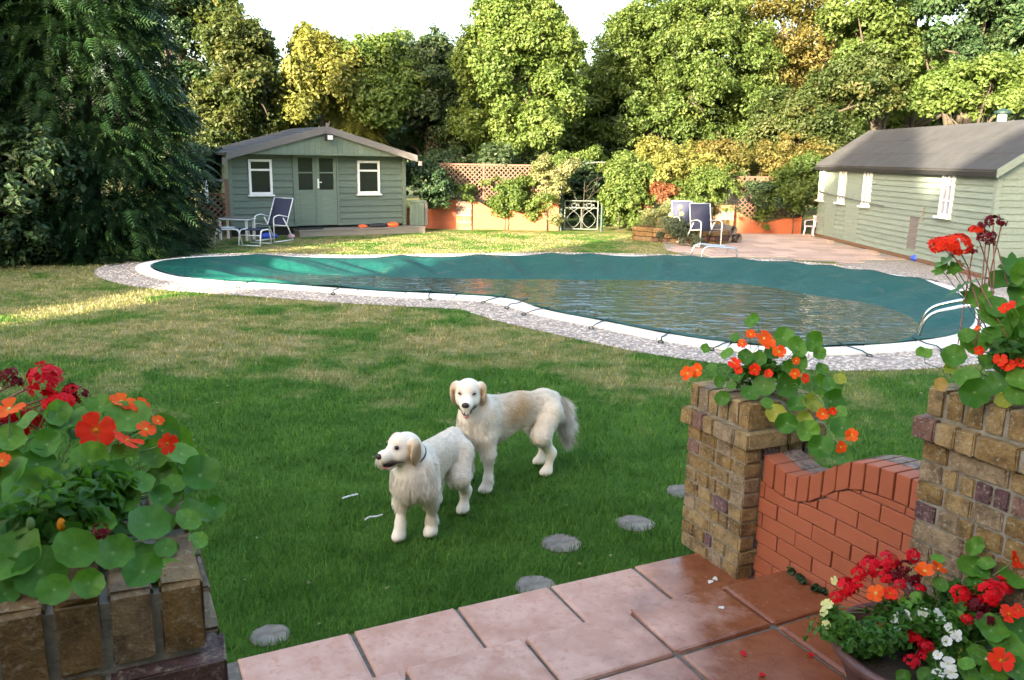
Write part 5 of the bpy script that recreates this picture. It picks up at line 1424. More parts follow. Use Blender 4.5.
def orient(nrm, spin): 
    q = Vector(nrm).to_track_quat('Z', 'Y'); return (q.to_matrix() @ Matrix.Rotation(spin, 3, 'Z')).to_euler()
class Plant:
    def __init__(s, name, label, cat, base, centre, rise=.1, seed=0):
        s.o = thing(name, label, cat, tuple(base)); s.b = np.array(base, float); s.c = np.array(centre, float); s.rg = np.random.default_rng(seed)
    def normal(s, p, up=.55, out=.75, j=.30, cam_=.25):
        o = p - s.c; o[2] *= .4
        return unit(unit(o) * out + np.array([0, 0, up]) + unit(CAM - p) * cam_ + s.rg.normal(size=3) * j)
    def stem(s, p, mt=None, r=.0016, frm=None, sag=.35, nn=None):
        a = s.c + (p - s.c) * s.rg.uniform(.0, .25) + s.rg.normal(size=3) * .02 if frm is None else np.array(frm, float)
        a = a.copy(); a[2] = max(s.b[2], min(a[2], s.b[2] + .03)) if frm is None else a[2]
        if frm is None: a = a + unit(p - CAM) * np.array([1, 1, 0]) * .08
        m_ = (a + p) / 2 + unit(p - CAM) * .02; m_[2] += np.linalg.norm(p - a) * sag * .4
        MB().tube([tuple(q - s.b) for q in ((a, a * .6 + m_ * .4, m_, m_ * .45 + p * .55, p) if nn is None else (a, a * .7 + (p - nn * .07) * .3, a * .3 + (p - nn * .07) * .7, p - nn * .045, p - nn * .002))], r, 5, False).build('stem', mt or M['stem'], s.o, True)
    def leaf(s, p, r, kind='g', nrm=None, stem=True):
        nn = s.normal(p) if nrm is None else unit(np.array(nrm, float)); me = NL[kind][int(s.rg.integers(len(NL[kind])))]
        link('leaf', me, s.o, loc=tuple(p - s.b), rot=orient(nn, s.rg.uniform(0, 6.28)), scale=(r * s.rg.uniform(.86, 1.08), r * s.rg.uniform(.86, 1.08), r * s.rg.uniform(.4, 2.6)))
        if stem: s.stem(p, nn=nn)
    def flower(s, p, r, kind='orange', nrm=None, stem=True):
        nn = s.normal(p, .3, .5, .3, .8) if nrm is None else unit(np.array(nrm, float))
        r = r * .88
        f = link('flower', ctr_me[kind], s.o, loc=tuple(p - s.b), rot=orient(nn, s.rg.uniform(0, 6.28)), scale=(r, r, r))
        for k in range(5): link('petal', PET[kind][k % 2], f, rot=(s.rg.uniform(-.1, .1), s.rg.uniform(-.35, .12), 2 * math.pi * k / 5 + s.rg.uniform(-.12, .12)))
        if stem: s.stem(p)
    def head(s, p, r, kind='red', stem=True, mt=None, frm=None):
        me = HEAD[kind][int(s.rg.integers(len(HEAD[kind])))]
        link('flower_head', me, s.o, loc=tuple(p - s.b), rot=orient(unit(np.array([0, 0, 1]) + s.rg.normal(size=3) * .3 + unit(CAM - p) * .4), s.rg.uniform(0, 6.28)), scale=(r, r, r))
        if stem: s.stem(p, mt or M['redstem'], .0022, frm)
    def filler(s, centre, rad, n, size, mat, name='foliage'):
        bl = [(np.array(centre) - s.b, rad)]; V, F, tone = crown(bl, n, 14, min(rad) * .45, size, s.rg, .1)
        link(name, np_mesh(name, V, F, LM[mat], {'rnd': tone}), s.o)
def zz(lst, ox, oy, sc): return [(ox + e[0] / sc, oy + e[1] / sc, e[2] / sc) + tuple(e[3:]) for e in lst]
# ---- left pillar
lc = tw(.099 - .23, 1.333 + .23, 1.36)
P1 = Plant('nasturtium', 'big leaved nasturtium with orange-red flowers overhanging the lower left pillar', 'nasturtium', lc, lc + np.array([-.05, 0, .02]), seed=1)
def dl(py): return 1.44 + (600 - py) / 200 * .46
L_ = [(70, 282, 50), (133, 245, 27), (180, 260, 30), (250, 250, 34), (258, 297, 34), (142, 322, 40), (160, 400, 40), (315, 350, 46), (340, 295, 26), (240, 410, 38), (304, 450, 33), (188, 475, 30), (85, 450, 50), (35, 415, 46), (5, 345, 34), (115, 488, 32), (400, 340, 25), (425, 245, 40), (455, 315, 22), (352, 400, 23), (272, 125, 46), (345, 150, 36), (120, 115, 27), (190, 215, 36), (78, 222, 32), (150, 140, 42), (212, 100, 26), (300, 262, 26), (190, 345, 22), (282, 405, 18), (10, 497, 24), (420, 385, 20), (330, 205, 32), (30, 240, 34), (60, 350, 34), (215, 350, 28), (265, 200, 30), (20, 170, 30), (100, 180, 30), (385, 200, 30), (60, 130, 24), (230, 300, 30), (100, 280, 30), (370, 265, 26)]
for px, py, r in zz(L_, 0, 360, 2.125):
    d = dl(py) + P1.rg.uniform(-.03, .05) + (.06 if r < 12 else 0); p = onray(px, py, d)
    P1.leaf(p, r * d / FPX * .98, nrm=unit(np.array([0, 0, .55]) + unit(CAM - p) * .75 + (p - lc) * np.array([1.6, .6, 0]) + P1.rg.normal(size=3) * .22))
for k in range(34):
    px, py = P1.rg.uniform(-5, 205), P1.rg.uniform(430, 585); r = P1.rg.uniform(9, 16)
    if px > 175 and py > 560: continue
    d = dl(py) + .05 + P1.rg.uniform(0, .05); p = onray(px, py, d)
    P1.leaf(p, r * d / FPX, nrm=unit(np.array([0, 0, .55]) + unit(CAM - p) * .65 + P1.rg.normal(size=3) * .35))
for px, py, r, k in zz([(203, 150, 40, 'scarlet'), (270, 172, 34, 'scarlet'), (258, 90, 26, 'orange'), (295, 98, 22, 'orange'), (310, 148, 22, 'orange'), (355, 178, 24, 'scarlet'), (20, 105, 30, 'orange'), (5, 215, 18, 'orange'), (335, 130, 14, 'orange')], 0, 360, 2.125):
    d = dl(py) - .04; p = onray(px, py, d); P1.flower(p, r * d / FPX * 1.05, k)
for px, py in ((130, 350), (65, 348)):
    p = onray(px / 2.125, 360 + py / 2.125, dl(360 + py / 2.125) - .05)
    link('bud', MB().ell((0, 0, 0), (.007, .007, .012), 8).mesh('bud', M['p_orange'] if px > 100 else M['stem'], True), P1.o, loc=tuple(p - P1.b)); P1.stem(p)
p = onray(100, 532, 1.55); P1.head(p, .018, 'dark', False)
P1.filler(lc + np.array([-.05, .0, .06]), (.26, .22, .09), 60, .035, 'fresh')
G1 = Plant('geranium', 'red geranium behind the nasturtium at the left edge', 'geranium', tw(-.55, 1.62, 1.30), tw(-.55, 1.62, 1.36), seed=2)
for px, py, r in zz([(95, 42, 36), (125, 92, 34), (60, 135, 30), (45, 120, 24), (15, 120, 26), (150, 65, 16)], 0, 360, 2.125):
    d = 1.98; G1.head(onray(px, py, d), r * d / FPX, 'red')
for px, py in ((8, 375), (14, 384), (70, 392), (80, 395)):
    G1.head(onray(px, py, 2.0), .022, 'dark')
for px, py, r in ((20, 420, 14), (45, 415, 13), (-6, 430, 18), (60, 420, 12)): G1.leaf(onray(px, py, 1.95), r * 1.95 / FPX, 'l')
# soil box carrying the geranium: a trough continuing the pillar to the left
tr = thing('brick_planter', 'brick trough running left from the lower left pillar', 'planter', tw(-.36 - 1.2, 1.36, .19), PHI)
MB().box(0, 1.19, .05, .42, 0, 1.08).build('mortar', M['mortar'], tr); MB().box(.02, 1.17, .07, .40, 1.08, 1.12).build('soil', M['soil'], tr)
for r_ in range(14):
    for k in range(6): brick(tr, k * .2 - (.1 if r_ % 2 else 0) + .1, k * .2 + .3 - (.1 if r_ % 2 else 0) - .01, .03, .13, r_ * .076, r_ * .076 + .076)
# ---- pillar with the orange nasturtium
c1 = tw(2.84, 3.06, .94)
P2 = Plant('nasturtium', 'nasturtium with orange flowers trailing from the middle brick pillar', 'nasturtium', c1, c1 + np.array([0, 0, .02]), seed=3)
def d2(px, py):
    return 4.12 + np.clip((385 - py) / 70, -.2, 1) * .10 - np.clip((py - 385) / 80, 0, 1) * .18 - np.clip((px - 790) / 60, 0, 1) * .14
L_ = [(235, 28, 18), (262, 190, 26), (315, 190, 33), (310, 70, 23), (345, 95, 24), (385, 80, 22), (320, 285, 25), (292, 262, 22, 'y'), (382, 235, 23, 'y'), (430, 230, 29), (433, 195, 24), (362, 275, 19, 'y'), (370, 308, 25), (403, 347, 29), (460, 370, 23), (458, 297, 24), (452, 175, 14, 'y'), (170, 110, 15), (118, 97, 13), (158, 222, 17), (180, 190, 13), (200, 168, 15), (405, 150, 17), (245, 130, 23), (225, 210, 22), (280, 110, 20), (350, 130, 22), (400, 190, 24), (345, 240, 22), (330, 150, 22), (190, 70, 12), (215, 120, 18), (400, 110, 16), (270, 235, 16), (450, 262, 18), (130, 150, 14), (150, 180, 14)]
for e in zz(L_, 660, 310, 2.519):
    px, py, r = e[:3]; d = d2(px, py) + P2.rg.uniform(-.05, .05); p = onray(px, py, d)
    P2.leaf(p, r * d / FPX * 1.1, e[3] if len(e) > 3 else 'g', nrm=unit(np.array([0, 0, .5]) + unit(CAM - p) * .75 + unit((p - c1) * np.array([1, 1, .2])) * .45 + P2.rg.normal(size=3) * .28))
for px, py, r, k in zz([(70, 160, 20, 'orange'), (95, 152, 20, 'orange'), (188, 135, 17, 'scarlet'), (238, 150, 16, 'scarlet'), (262, 72, 22, 'orange'), (275, 85, 17, 'orange'), (228, 62, 14, 'orange'), (300, 105, 18, 'orange'), (273, 160, 12, 'scarlet'), (340, 160, 14, 'orange'), (363, 172, 14, 'scarlet'), (207, 85, 13, 'orange'), (483, 315, 17, 'orange'), (455, 345, 16, 'orange'), (410, 262, 16, 'orange'), (434, 255, 11, 'scarlet'), (198, 152, 11, 'scarlet'), (343, 128, 10, 'orange')], 660, 310, 2.519):
    d = d2(px, py) - .05; P2.flower(onray(px, py, d), r * d / FPX * 1.1, k)
P2.filler(c1 + np.array([.03, -.03, .06]), (.17, .17, .09), 55, .045, 'fresh')
# ---- right-hand pillar: nasturtium below, geranium above
c2 = tw(2.88, 1.74, 1.25)
P3 = Plant('nasturtium', 'nasturtium spilling over the brick pillar at the right edge', 'nasturtium', c2, c2 + np.array([0, 0, .03]), seed=4)
L_ = [(335, 258, 44), (345, 380, 46), (165, 485, 30), (75, 478, 22), (225, 440, 33), (300, 455, 33), (310, 570, 36), (230, 595, 38), (320, 620, 23, 'y'), (205, 548, 29), (270, 365, 35, 'l'), (375, 480, 36), (370, 555, 32), (240, 300, 32, 'l'), (350, 205, 36, 'l'), (265, 505, 24), (360, 600, 26), (155, 525, 15, 'y'), (125, 570, 19, 'b'), (335, 660, 16, 'b'), (300, 330, 30), (380, 300, 40), (280, 420, 28), (365, 430, 30), (395, 360, 36), (390, 230, 36), (330, 500, 24), (410, 520, 40), (420, 420, 40), (205, 420, 20), (415, 620, 30), (400, 570, 26)]
for e in zz(L_, 900, 200, 3.09):
    px, py, r = e[:3]; d = 3.36 + P3.rg.uniform(-.06, .05) + (.06 if py < 300 else 0) - (.08 if py > 375 else 0); p = onray(px, py, d)
    P3.leaf(p, r * d / FPX * 1.08, e[3] if len(e) > 3 else 'g', nrm=unit(np.array([0, 0, .45]) + unit(CAM - p) * .8 + P3.rg.normal(size=3) * .28))
for px, py, r, k in zz([(310, 495, 20, 'scarlet'), (335, 512, 20, 'scarlet'), (245, 465, 14, 'scarlet'), (325, 335, 18, 'scarlet'), (240, 397, 9, 'orange'), (345, 325, 14, 'scarlet'), (372, 500, 16, 'scarlet')], 900, 200, 3.09):
    d = 3.26; P3.flower(onray(px, py, d), r * d / FPX * 1.1, k)
P3.filler(c2 + np.array([.05, 0, .10]), (.22, .2, .14), 60, .045, 'fresh')
gb = c2 + np.array([.06, .02, .0])
G2 = Plant('geranium', 'tall scarlet geranium with maroon seed heads standing above the right pillar', 'geranium', gb, gb, seed=5)
fr_pt = onray(990, 330, 3.42)
for px, py, rx, k in ((947, 247, 13, 'scarlet'), (957, 246, 13, 'scarlet'), (939, 245, 10, 'scarlet'), (976, 231, 7, 'scarlet'), (986, 237, 9, 'dark'), (993, 221, 8, 'dark'), (973, 250, 5, 'dark'), (1002, 223, 5, 'dark'), (983, 226, 6, 'dark'), (990, 243, 5, 'dark')):
    d = 3.34 if px < 975 else 3.40; G2.head(onray(px, py, d), rx * d / FPX, k, frm=fr_pt + G2.rg.normal(size=3) * .05)
for px, py, r in ((946, 262, 8), (955, 268, 8), (941, 270, 7), (972, 282, 9), (958, 290, 9)): G2.leaf(onray(px, py, 3.36), r * 3.36 / FPX, 'l')
# ---- big pot in the lower right corner
pcx = np.array([1.42, 2.535, .205])
pt = thing('flower_pot', 'large brown glazed pot in the lower right corner of the terrace', 'pot', tuple(pcx))
MB().lathe([(.0, .0), (.19, .0), (.205, .02), (.275, .19), (.290, .20), (.300, .215), (.302, .235), (.292, .245), (.270, .24), (.262, .20), (.0, .19)], 36).build('body', M['pot'], pt, True)
MB().lathe([(.0, .205), (.262, .203)], 24).build('soil', M['soil'], pt)
top = pcx + np.array([0, 0, .20])
def d5(py): return 3.12 + (680 - py) / 140 * .28
B1 = Plant('bedding_plants', 'mixed red, white and orange bedding flowers filling the brown pot', 'flowers', tuple(top), tuple(top + np.array([0, 0, .02])), seed=6)
def pz(l): return zz(l, 760, 520, 3.879)
for px, py, r, k in pz([(430, 185, 46, 'red'), (490, 165, 44, 'red'), (385, 205, 30, 'red'), (330, 265, 46, 'red'), (375, 250, 34, 'red'), (300, 300, 30, 'red'), (485, 225, 34, 'red'), (595, 140, 30, 'red'), (560, 180, 30, 'dark'), (520, 215, 36, 'dark'), (590, 220, 36, 'dark'), (890, 290, 50, 'red'), (930, 260, 42, 'red'), (780, 290, 38, 'red'), (850, 330, 44, 'dark'), (610, 460, 34, 'red'), (580, 430, 26, 'red'), (640, 490, 28, 'red'), (590, 550, 30, 'red'), (500, 490, 20, 'red'), (630, 530, 18, 'red'), (805, 385, 22, 'red'), (620, 265, 22, 'red'), (870, 380, 40, 'dark'), (545, 250, 26, 'red')]):
    d = d5(py) + B1.rg.uniform(-.03, .03); B1.head(onray(px, py, d), r * d / FPX, k)
for px, py, r, k in pz([(450, 285, 36, 'orange'), (640, 200, 38, 'orange'), (690, 190, 32, 'orange'), (505, 285, 28, 'scarlet'), (935, 545, 44, 'scarlet'), (965, 365, 36, 'scarlet'), (990, 155, 32, 'scarlet'), (480, 410, 18, 'scarlet'), (1000, 350, 26, 'scarlet'), (560, 380, 32, 'white'), (635, 365, 24, 'white'), (690, 365, 22, 'white'), (530, 432, 20, 'white'), (755, 440, 24, 'white'), (735, 420, 20, 'white'), (725, 470, 20, 'white'), (730, 560, 28, 'white'), (690, 525, 18, 'white'), (690, 600, 22, 'white'), (742, 590, 24, 'white'), (700, 385, 18, 'white'), (765, 455, 16, 'white'), (525, 385, 18, 'white'), (262, 330, 26, 'yellow'), (250, 360, 20, 'yellow'), (258, 405, 18, 'yellow'), (290, 235, 18, 'yellow'), (885, 545, 14, 'yellow')]):
    d = d5(py) - .03; B1.flower(onray(px, py, d), r * d / FPX * 1.05, k)
for e in pz([(310, 405, 54), (825, 180, 48), (835, 245, 30), (895, 430, 52), (740, 512, 32, 'y'), (795, 495, 28), (1005, 210, 62), (835, 105, 30), (960, 500, 52), (1000, 590, 44), (850, 530, 36), (670, 558, 36), (900, 600, 40), (810, 600, 34), (700, 250, 26), (610, 310, 26), (560, 330, 22), (660, 430, 26), (760, 380, 26), (920, 470, 36), (780, 330, 24), (1010, 430, 50), (880, 170, 24), (860, 205, 26), (540, 470, 22), (800, 560, 26), (640, 600, 26), (560, 610, 24), (690, 150, 20)]):
    px, py, r = e[:3]; d = d5(py) + B1.rg.uniform(-.02, .05); p = onray(px, py, d)
    B1.leaf(p, r * d / FPX * 1.05, e[3] if len(e) > 3 else 'g', nrm=unit(np.array([0, 0, .55]) + unit(CAM - p) * .7 + B1.rg.normal(size=3) * .3))
B1.filler(top + np.array([-.02, -.02, .06]), (.31, .28, .14), 210, .030, 'fresh', 'fine_foliage')
B1.filler(top + np.array([.18, .06, .12]), (.26, .24, .14), 110, .035, 'fresh', 'fine_foliage')
for e in pz([(420, 450, 0), (380, 470, 0), (350, 500, 0), (440, 490, 0)]):
    p = onray(e[0], e[1], d5(e[1])); B1.filler(p, (.05, .05, .04), 22, .018, 'fresh', 'fine_foliage')
# fallen petals on the paving, weeds in the joint
for k, (px, py) in enumerate([(739, 653), (811, 657), (767, 676), (724, 606), (708, 580), (712, 579)]):
    q = gp(px, py, Z2 + .008 if k < 3 else (Z2 + .01 if k == 3 else Z1 + .01)); o = link('fallen_petal', petal_mesh(M['p_red'] if k < 3 else M['p_white'], seed=k), None, loc=tuple(q), rot=(0.2, .1, k * 1.3), scale=(.028,) * 3)
    tag(o, ('red petal lying on the wet slab left of the pot', 'red petal beside the joint near the pot', 'red petal at the bottom edge of the paving', 'white petal lying in the middle of the wet slab', 'white petal on the slab below the brick pillar', 'second white petal below the brick pillar, further right')[k], 'petal', 'petals fallen on the paving')
wd = thing('weeds', 'small dark weeds sprouting from the joint along the painted wall', 'weed', tw(2.70, 2.3, Z2))
V, F, tone = crown([(np.array([*(tw(2.69, y_)[:2] - tw(2.70, 2.3)[:2]), .012]), (.03, .03, .012)) for y_ in (2.55, 2.48, 2.40, 2.30, 2.1)], 50, 10, .02, .022, np.random.default_rng(3))
link('foliage', np_mesh('foliage', V, F, LM['dark'], {'rnd': tone}), wd)

# ================================================================== DOGS
def surface_nets(Dv, org, h):
    """smooth isosurface of a sampled distance field"""
    nx, ny, nz = Dv.shape; ins = Dv < 0
    cell = np.zeros((nx - 1, ny - 1, nz - 1), int)
    for a in (0, 1):
        for b in (0, 1):
            for c in (0, 1): cell += ins[a:nx - 1 + a, b:ny - 1 + b, c:nz - 1 + c]
    act = (cell > 0) & (cell < 8); ids = -np.ones(act.shape, int); I = np.argwhere(act); ids[act] = np.arange(len(I))
    acc = np.zeros((len(I), 3)); cnt = np.zeros(len(I))
    cor = [(a, b, c) for a in (0, 1) for b in (0, 1) for c in (0, 1)]
    for i in range(8):
        for j in range(i + 1, 8):
            if sum(abs(p - q) for p, q in zip(cor[i], cor[j])) != 1: continue
            A, B = np.array(cor[i]), np.array(cor[j]); da = Dv[tuple((I + A).T)]; db = Dv[tuple((I + B).T)]
            k = (da < 0) != (db < 0); t_ = da[k] / (da[k] - db[k]); acc[k] += A + (B - A) * t_[:, None]; cnt[k] += 1
    V = (I + acc / cnt[:, None]) * h + org
    F = []
    for ax in range(3):
        sl_ = [slice(None)] * 3; s2 = [slice(None)] * 3; sl_[ax] = slice(0, -1); s2[ax] = slice(1, None)
        ch = ins[tuple(sl_)] != ins[tuple(s2)]; E_ = np.argwhere(ch); u_, v_ = [(1, 2), (2, 0), (0, 1)][ax]
        ok_ = (E_[:, u_] > 0) & (E_[:, v_] > 0) & (E_[:, u_] < Dv.shape[u_] - 1) & (E_[:, v_] < Dv.shape[v_] - 1); E_ = E_[ok_]
        flip = ins[tuple(E_.T)]
        def at_(du, dv):
            q = E_.copy(); q[:, u_] -= du; q[:, v_] -= dv; return ids[tuple(q.T)]
        Q = np.stack([at_(1, 1), at_(0, 1), at_(0, 0), at_(1, 0)], 1); Q[~flip] = Q[~flip][:, ::-1]; F.append(Q)
    return V, np.vstack(F)
def rc(p, a, b, ra, rb):
    a, b = np.array(a, float), np.array(b, float); ab = b - a; t_ = np.clip(((p - a) @ ab) / (ab @ ab), 0, 1)
    return np.linalg.norm(p - (a + t_[..., None] * ab), axis=-1) - (ra + (rb - ra) * t_)
def el(p, c, r, Mx=None):
    q = p - np.array(c, float)
    if Mx is not None: q = q @ Mx
    r = np.array(r, float); k0 = np.linalg.norm(q / r, axis=-1); k1 = np.linalg.norm(q / (r * r), axis=-1)
    return k0 * (k0 - 1) / (k1 + 1e-9)
def rotm(yaw=0, pitch=0, roll=0):
    return np.array(Matrix.Rotation(yaw, 3, 'Z') @ Matrix.Rotation(pitch, 3, 'Y') @ Matrix.Rotation(roll, 3, 'X'))
def smin(ds_, k):
    a = ds_[0]
    for b in ds_[1:]:
        h_ = np.clip(1 - np.abs(a - b) / k, 0, None); a = np.minimum(a, b) - h_ * h_ * k * .25
    return a
def dog(label, mid_w, heading, paws_w, sh, head_p, hyaw, hpitch, tail, gold, seed, collar=False, mouth=.5, eyes_open=True, hs=1.12):
    """paws_w: world x,y of front-left, front-right, hind-left, hind-right (the dog's own left and right)"""
    rg = np.random.default_rng(seed)
    ch, shn = math.cos(heading), math.sin(heading)
    def loc(p): dx, dy = p[0] - mid_w[0], p[1] - mid_w[1]; return (dx * ch + dy * shn, -dx * shn + dy * ch)
    pw = [loc(p) for p in paws_w]
    fx = (pw[0][0] + pw[1][0]) / 2; hx = (pw[2][0] + pw[3][0]) / 2; k = sh / .58
    Hm = rotm(hyaw, hpitch, 0); hp_ = np.array(head_p)
    Hs = Hm
    def field(p):
        body = [el(p, (fx - .09 * k, 0, .41 * k), (.20, .098 * k, .150 * k)), el(p, ((fx + hx) / 2 - .02, 0, .438 * k), (.22, .086, .120 * k)), el(p, (hx + .03, 0, .440 * k), (.115, .080, .106 * k)),
                el(p, (fx + .03, 0, .40 * k), (.088, .088, .140 * k)), rc(p, (fx - .02, 0, .47 * k), hp_ + Hm @ np.array((-.035, 0, -.02)), .105 * k, .066),
                rc(p, (fx + .05, 0, .36 * k), hp_ + Hm @ np.array((-.02, 0, -.045)), .075, .055)]
        for (px_, py_), s_ in zip(pw[:2], (1, -1)):
            body += [el(p, (fx - .01, s_ * .078, .39 * k), (.075, .048, .13 * k)), rc(p, (fx - .01, s_ * .082, .34 * k), (px_ * .5 + (fx - .03) * .5, py_ * .55 + s_ * .038, .235 * k), .052, .036),
                     rc(p, (px_ * .5 + (fx - .03) * .5, py_ * .55 + s_ * .038, .235 * k), (px_ - .008, py_, .085), .035, .022), rc(p, (px_ - .008, py_, .085), (px_, py_, .035), .022, .024),
                     el(p, (px_ + .018, py_, .024), (.043, .031, .025))]
        for (px_, py_), s_ in zip(pw[2:], (1, -1)):
            kn = (px_ + .065, py_ * .6 + s_ * .042, .270 * k); hk = (px_ - .030, py_, .145 * k)
            body += [rc(p, (hx + .0, s_ * .062, .41 * k), kn, .076, .055), rc(p, kn, hk, .052, .029), rc(p, hk, (px_ - .006, py_, .035), .027, .025), el(p, (px_ + .018, py_, .024), (.042, .030, .024))]
        tl = [np.array(q, float) for q in tail]
        for a, b, ra, rb in zip(tl, tl[1:], np.linspace(.036, .030, len(tl)), np.linspace(.034, .014, len(tl) - 1)): body.append(rc(p, a, b, ra, rb))
        q = (p - hp_) @ Hm / hs
        hd = [el(q, (0, 0, .0), (.080, .066, .063)), el(q, (.025, 0, -.02), (.066, .058, .054)), rc(q, (.05, 0, -.022), (.130, 0, -.026), .041, .032), el(q, (.128, 0, -.014), (.028, .028, .024)),
              el(q, (.040, .034, -.034), (.042, .028, .034)), el(q, (.040, -.034, -.034), (.042, .028, .034)), el(q, (.036, 0, .030), (.036, .046, .028))]
        jw = [rc(q, (.02, 0, -.05), (.112 - .012 * mouth, 0, -.060 - .030 * mouth), .034, .020)]
        ears = []
        for s_ in (1, -1):
            Em = rotm(s_ * .22, .10, -s_ * .16)
            ears.append(smin([el(q, (-.014, s_ * .080, -.030), (.043, .0125, .060), Em), el(q, (-.016, s_ * .066, .022), (.034, .022, .026))], .02))
        D_ = smin([smin(body, .045), smin(hd, .022) * hs], .035)
        return smin([D_, smin(ears, .004) * hs, smin(jw, .004) * hs], .008)
    h_ = .0085; lo = np.array([hx - .42, -.30, -.012]); hi = np.array([max(head_p[0] + .22, fx + .25), .30, head_p[2] + .12])
    lo[1] = min(lo[1], head_p[1] - .22); hi[1] = max(hi[1], head_p[1] + .22)
    dims = np.ceil((hi - lo) / h_).astype(int); ax = [lo[i] + h_ * np.arange(dims[i]) for i in range(3)]
    G = np.stack(np.meshgrid(*ax, indexing='ij'), -1)
    V, F = surface_nets(field(G), lo, h_)
    V[:, 2] = np.maximum(V[:, 2], .001)
    root = thing('dog', label, 'dog', (mid_w[0], mid_w[1], .012), heading)
    # coat colour: cream, golden on ears, back and flanks
    def coat(P):
        q = (P - hp_) @ Hm / hs
        n_ = .5 + .22 * np.sin(P[:, 0] * 11 + 1.9 * np.sin(P[:, 2] * 13 + P[:, 1] * 9)) + .15 * np.sin(P[:, 0] * 29 + 2.2 * np.sin(P[:, 2] * 31 + P[:, 1] * 17)) * np.sin(P[:, 2] * 23 + 2 * np.sin(P[:, 0] * 19))
        ear = np.exp(-(((q[:, 0] + .014) / .048) ** 4 + ((np.abs(q[:, 1]) - .082) / .024) ** 4 + ((q[:, 2] + .025) / .075) ** 4))
        back = np.exp(-((P[:, 0] - (fx * .15 + hx * .35)) / .24) ** 2) * np.clip((P[:, 2] - .36 * k) / (.16 * k), 0, 1)
        flank = np.exp(-(((P[:, 0] - (fx * .35 + hx * .3)) / .13) ** 2 + ((P[:, 2] - .42 * k) / .10) ** 2))
        g_ = np.clip(ear * 1.0 + gold * (back * .55 + flank * .75) * (.35 + n_), 0, 1)
        g_ = np.clip(g_ + .12 * np.clip(n_ - .3, 0, 1) + .10 * gold * np.clip((.22 - P[:, 2]) / .2, 0, 1) * n_, 0, 1)
        c0, c1_ = np.array([.84, .77, .66]), np.array([.53, .36, .20])
        col = c0 * (1 - g_[:, None]) + c1_ * g_[:, None]
        rim = np.exp(-(((q[:, 0] - .066) / .022) ** 2 + ((np.abs(q[:, 1]) - .034) / .017) ** 2 + ((q[:, 2] - .016) / .015) ** 2))       # dark eye rims
        lip = np.exp(-(((q[:, 0] - .10) / .06) ** 2 + ((q[:, 2] + .054) / .012) ** 2)) * (np.linalg.norm(q, axis=1) < .2)
        brow = np.exp(-(((q[:, 0] - .03) / .05) ** 2 + ((q[:, 2] - .05) / .02) ** 2)) * .25 * (np.linalg.norm(q, axis=1) < .2)
        dk = np.clip(rim * .75 + lip * .45, 0, .85)[:, None]
        col = col * (1 - brow[:, None]) + np.array([.62, .46, .30]) * brow[:, None]
        return np.c_[col * (1 - dk) + np.array([.12, .075, .05]) * dk, np.ones(len(P))]
    me = np_mesh('body', V, F, M['dog_coat'], {'coat': coat(V)}, True)
    body_o = link('body', me, root)
    # fur: tapered strands lying back and down over the skin
    n = 48000
    tri = np.vstack([F[:, [0, 1, 2]], F[:, [0, 2, 3]]]); A = np.cross(V[tri[:, 1]] - V[tri[:, 0]], V[tri[:, 2]] - V[tri[:, 0]]); ar_ = np.linalg.norm(A, axis=1)
    tc = V[tri[:, 0]]; tlw = np.array(tail, float); tdd = np.min([np.linalg.norm(tc - q_t, axis=1) for q_t in tlw], 0); ar_ = ar_ * np.where((tdd < .09) & (tc[:, 0] < hx - .08), 3.5, 1.0)
    pk = rg.choice(len(tri), n, p=ar_ / ar_.sum()); uv = rg.random((n, 2)); fl_ = uv.sum(1) > 1; uv[fl_] = 1 - uv[fl_]
    P = V[tri[pk, 0]] + uv[:, :1] * (V[tri[pk, 1]] - V[tri[pk, 0]]) + uv[:, 1:] * (V[tri[pk, 2]] - V[tri[pk, 0]]); Nn = unit(A[pk])
    q = (P - hp_) @ Hm / hs; dh = np.linalg.norm(q, axis=1); ishead = dh < .160
    Ln = np.full(n, .026)
    low = P[:, 2] < .22 * k; Ln[low] = .008
    Ln[(P[:, 2] < .36 * k) & ~low & (np.abs(P[:, 1]) < .09)] = .042                       # belly and chest fringe
    Ln[(P[:, 0] > fx) & ~low] = .052
    back_leg = (P[:, 0] < hx - .02) & (P[:, 2] > .20 * k) & (P[:, 2] < .42 * k); Ln[back_leg] = .060
    fore = low & (P[:, 0] < fx - .0) & (P[:, 0] > fx - .12) & (P[:, 2] > .08); Ln[fore] = .036
    tl = np.array(tail, float); td = np.min([np.linalg.norm(P - (a + np.clip(((P - a) @ (b - a)) / ((b - a) @ (b - a)), 0, 1)[:, None] * (b - a)), axis=1) for a, b in zip(tl, tl[1:])], 0)
    istail = (td < .05) & (P[:, 0] < hx - .10); Ln[istail] = .125
    Ln[ishead] = .009; earm = ishead & (np.abs(q[:, 1]) > .066) & (q[:, 2] < .03); Ln[earm] = .018
    Ln[(dh >= .12) & (dh < .20) & ~ishead] = .045
    Ln[ishead & (q[:, 0] > .085)] = .003
    Ln *= rg.uniform(.55, 1.25, n)
    flow = np.tile(np.array([-.75, 0, -.65]), (n, 1)); flow[low] = (-.25, 0, -1); flow[P[:, 2] > .52 * k] = (-1, 0, -.15)
    flow[back_leg] = (-.55, 0, -.9); flow[istail] = (-.30, 0, -1.0)
    flow[ishead] = np.array([-1, 0, -.25]) @ Hm.T; flow[earm] = (0, 0, -1)
    fr2 = (P[:, 0] > fx) & ~ishead & ~low; flow[fr2] = (-.15, 0, -1)
    flow = unit(flow + rg.normal(size=(n, 3)) * np.where(istail, .22, .16)[:, None])
    T = unit(flow - Nn * (flow * Nn).sum(1, keepdims=True) + 1e-4); dr = unit(T + Nn * np.where(ishead, .14, .21)[:, None]); dr2 = unit(dr + flow * .6)
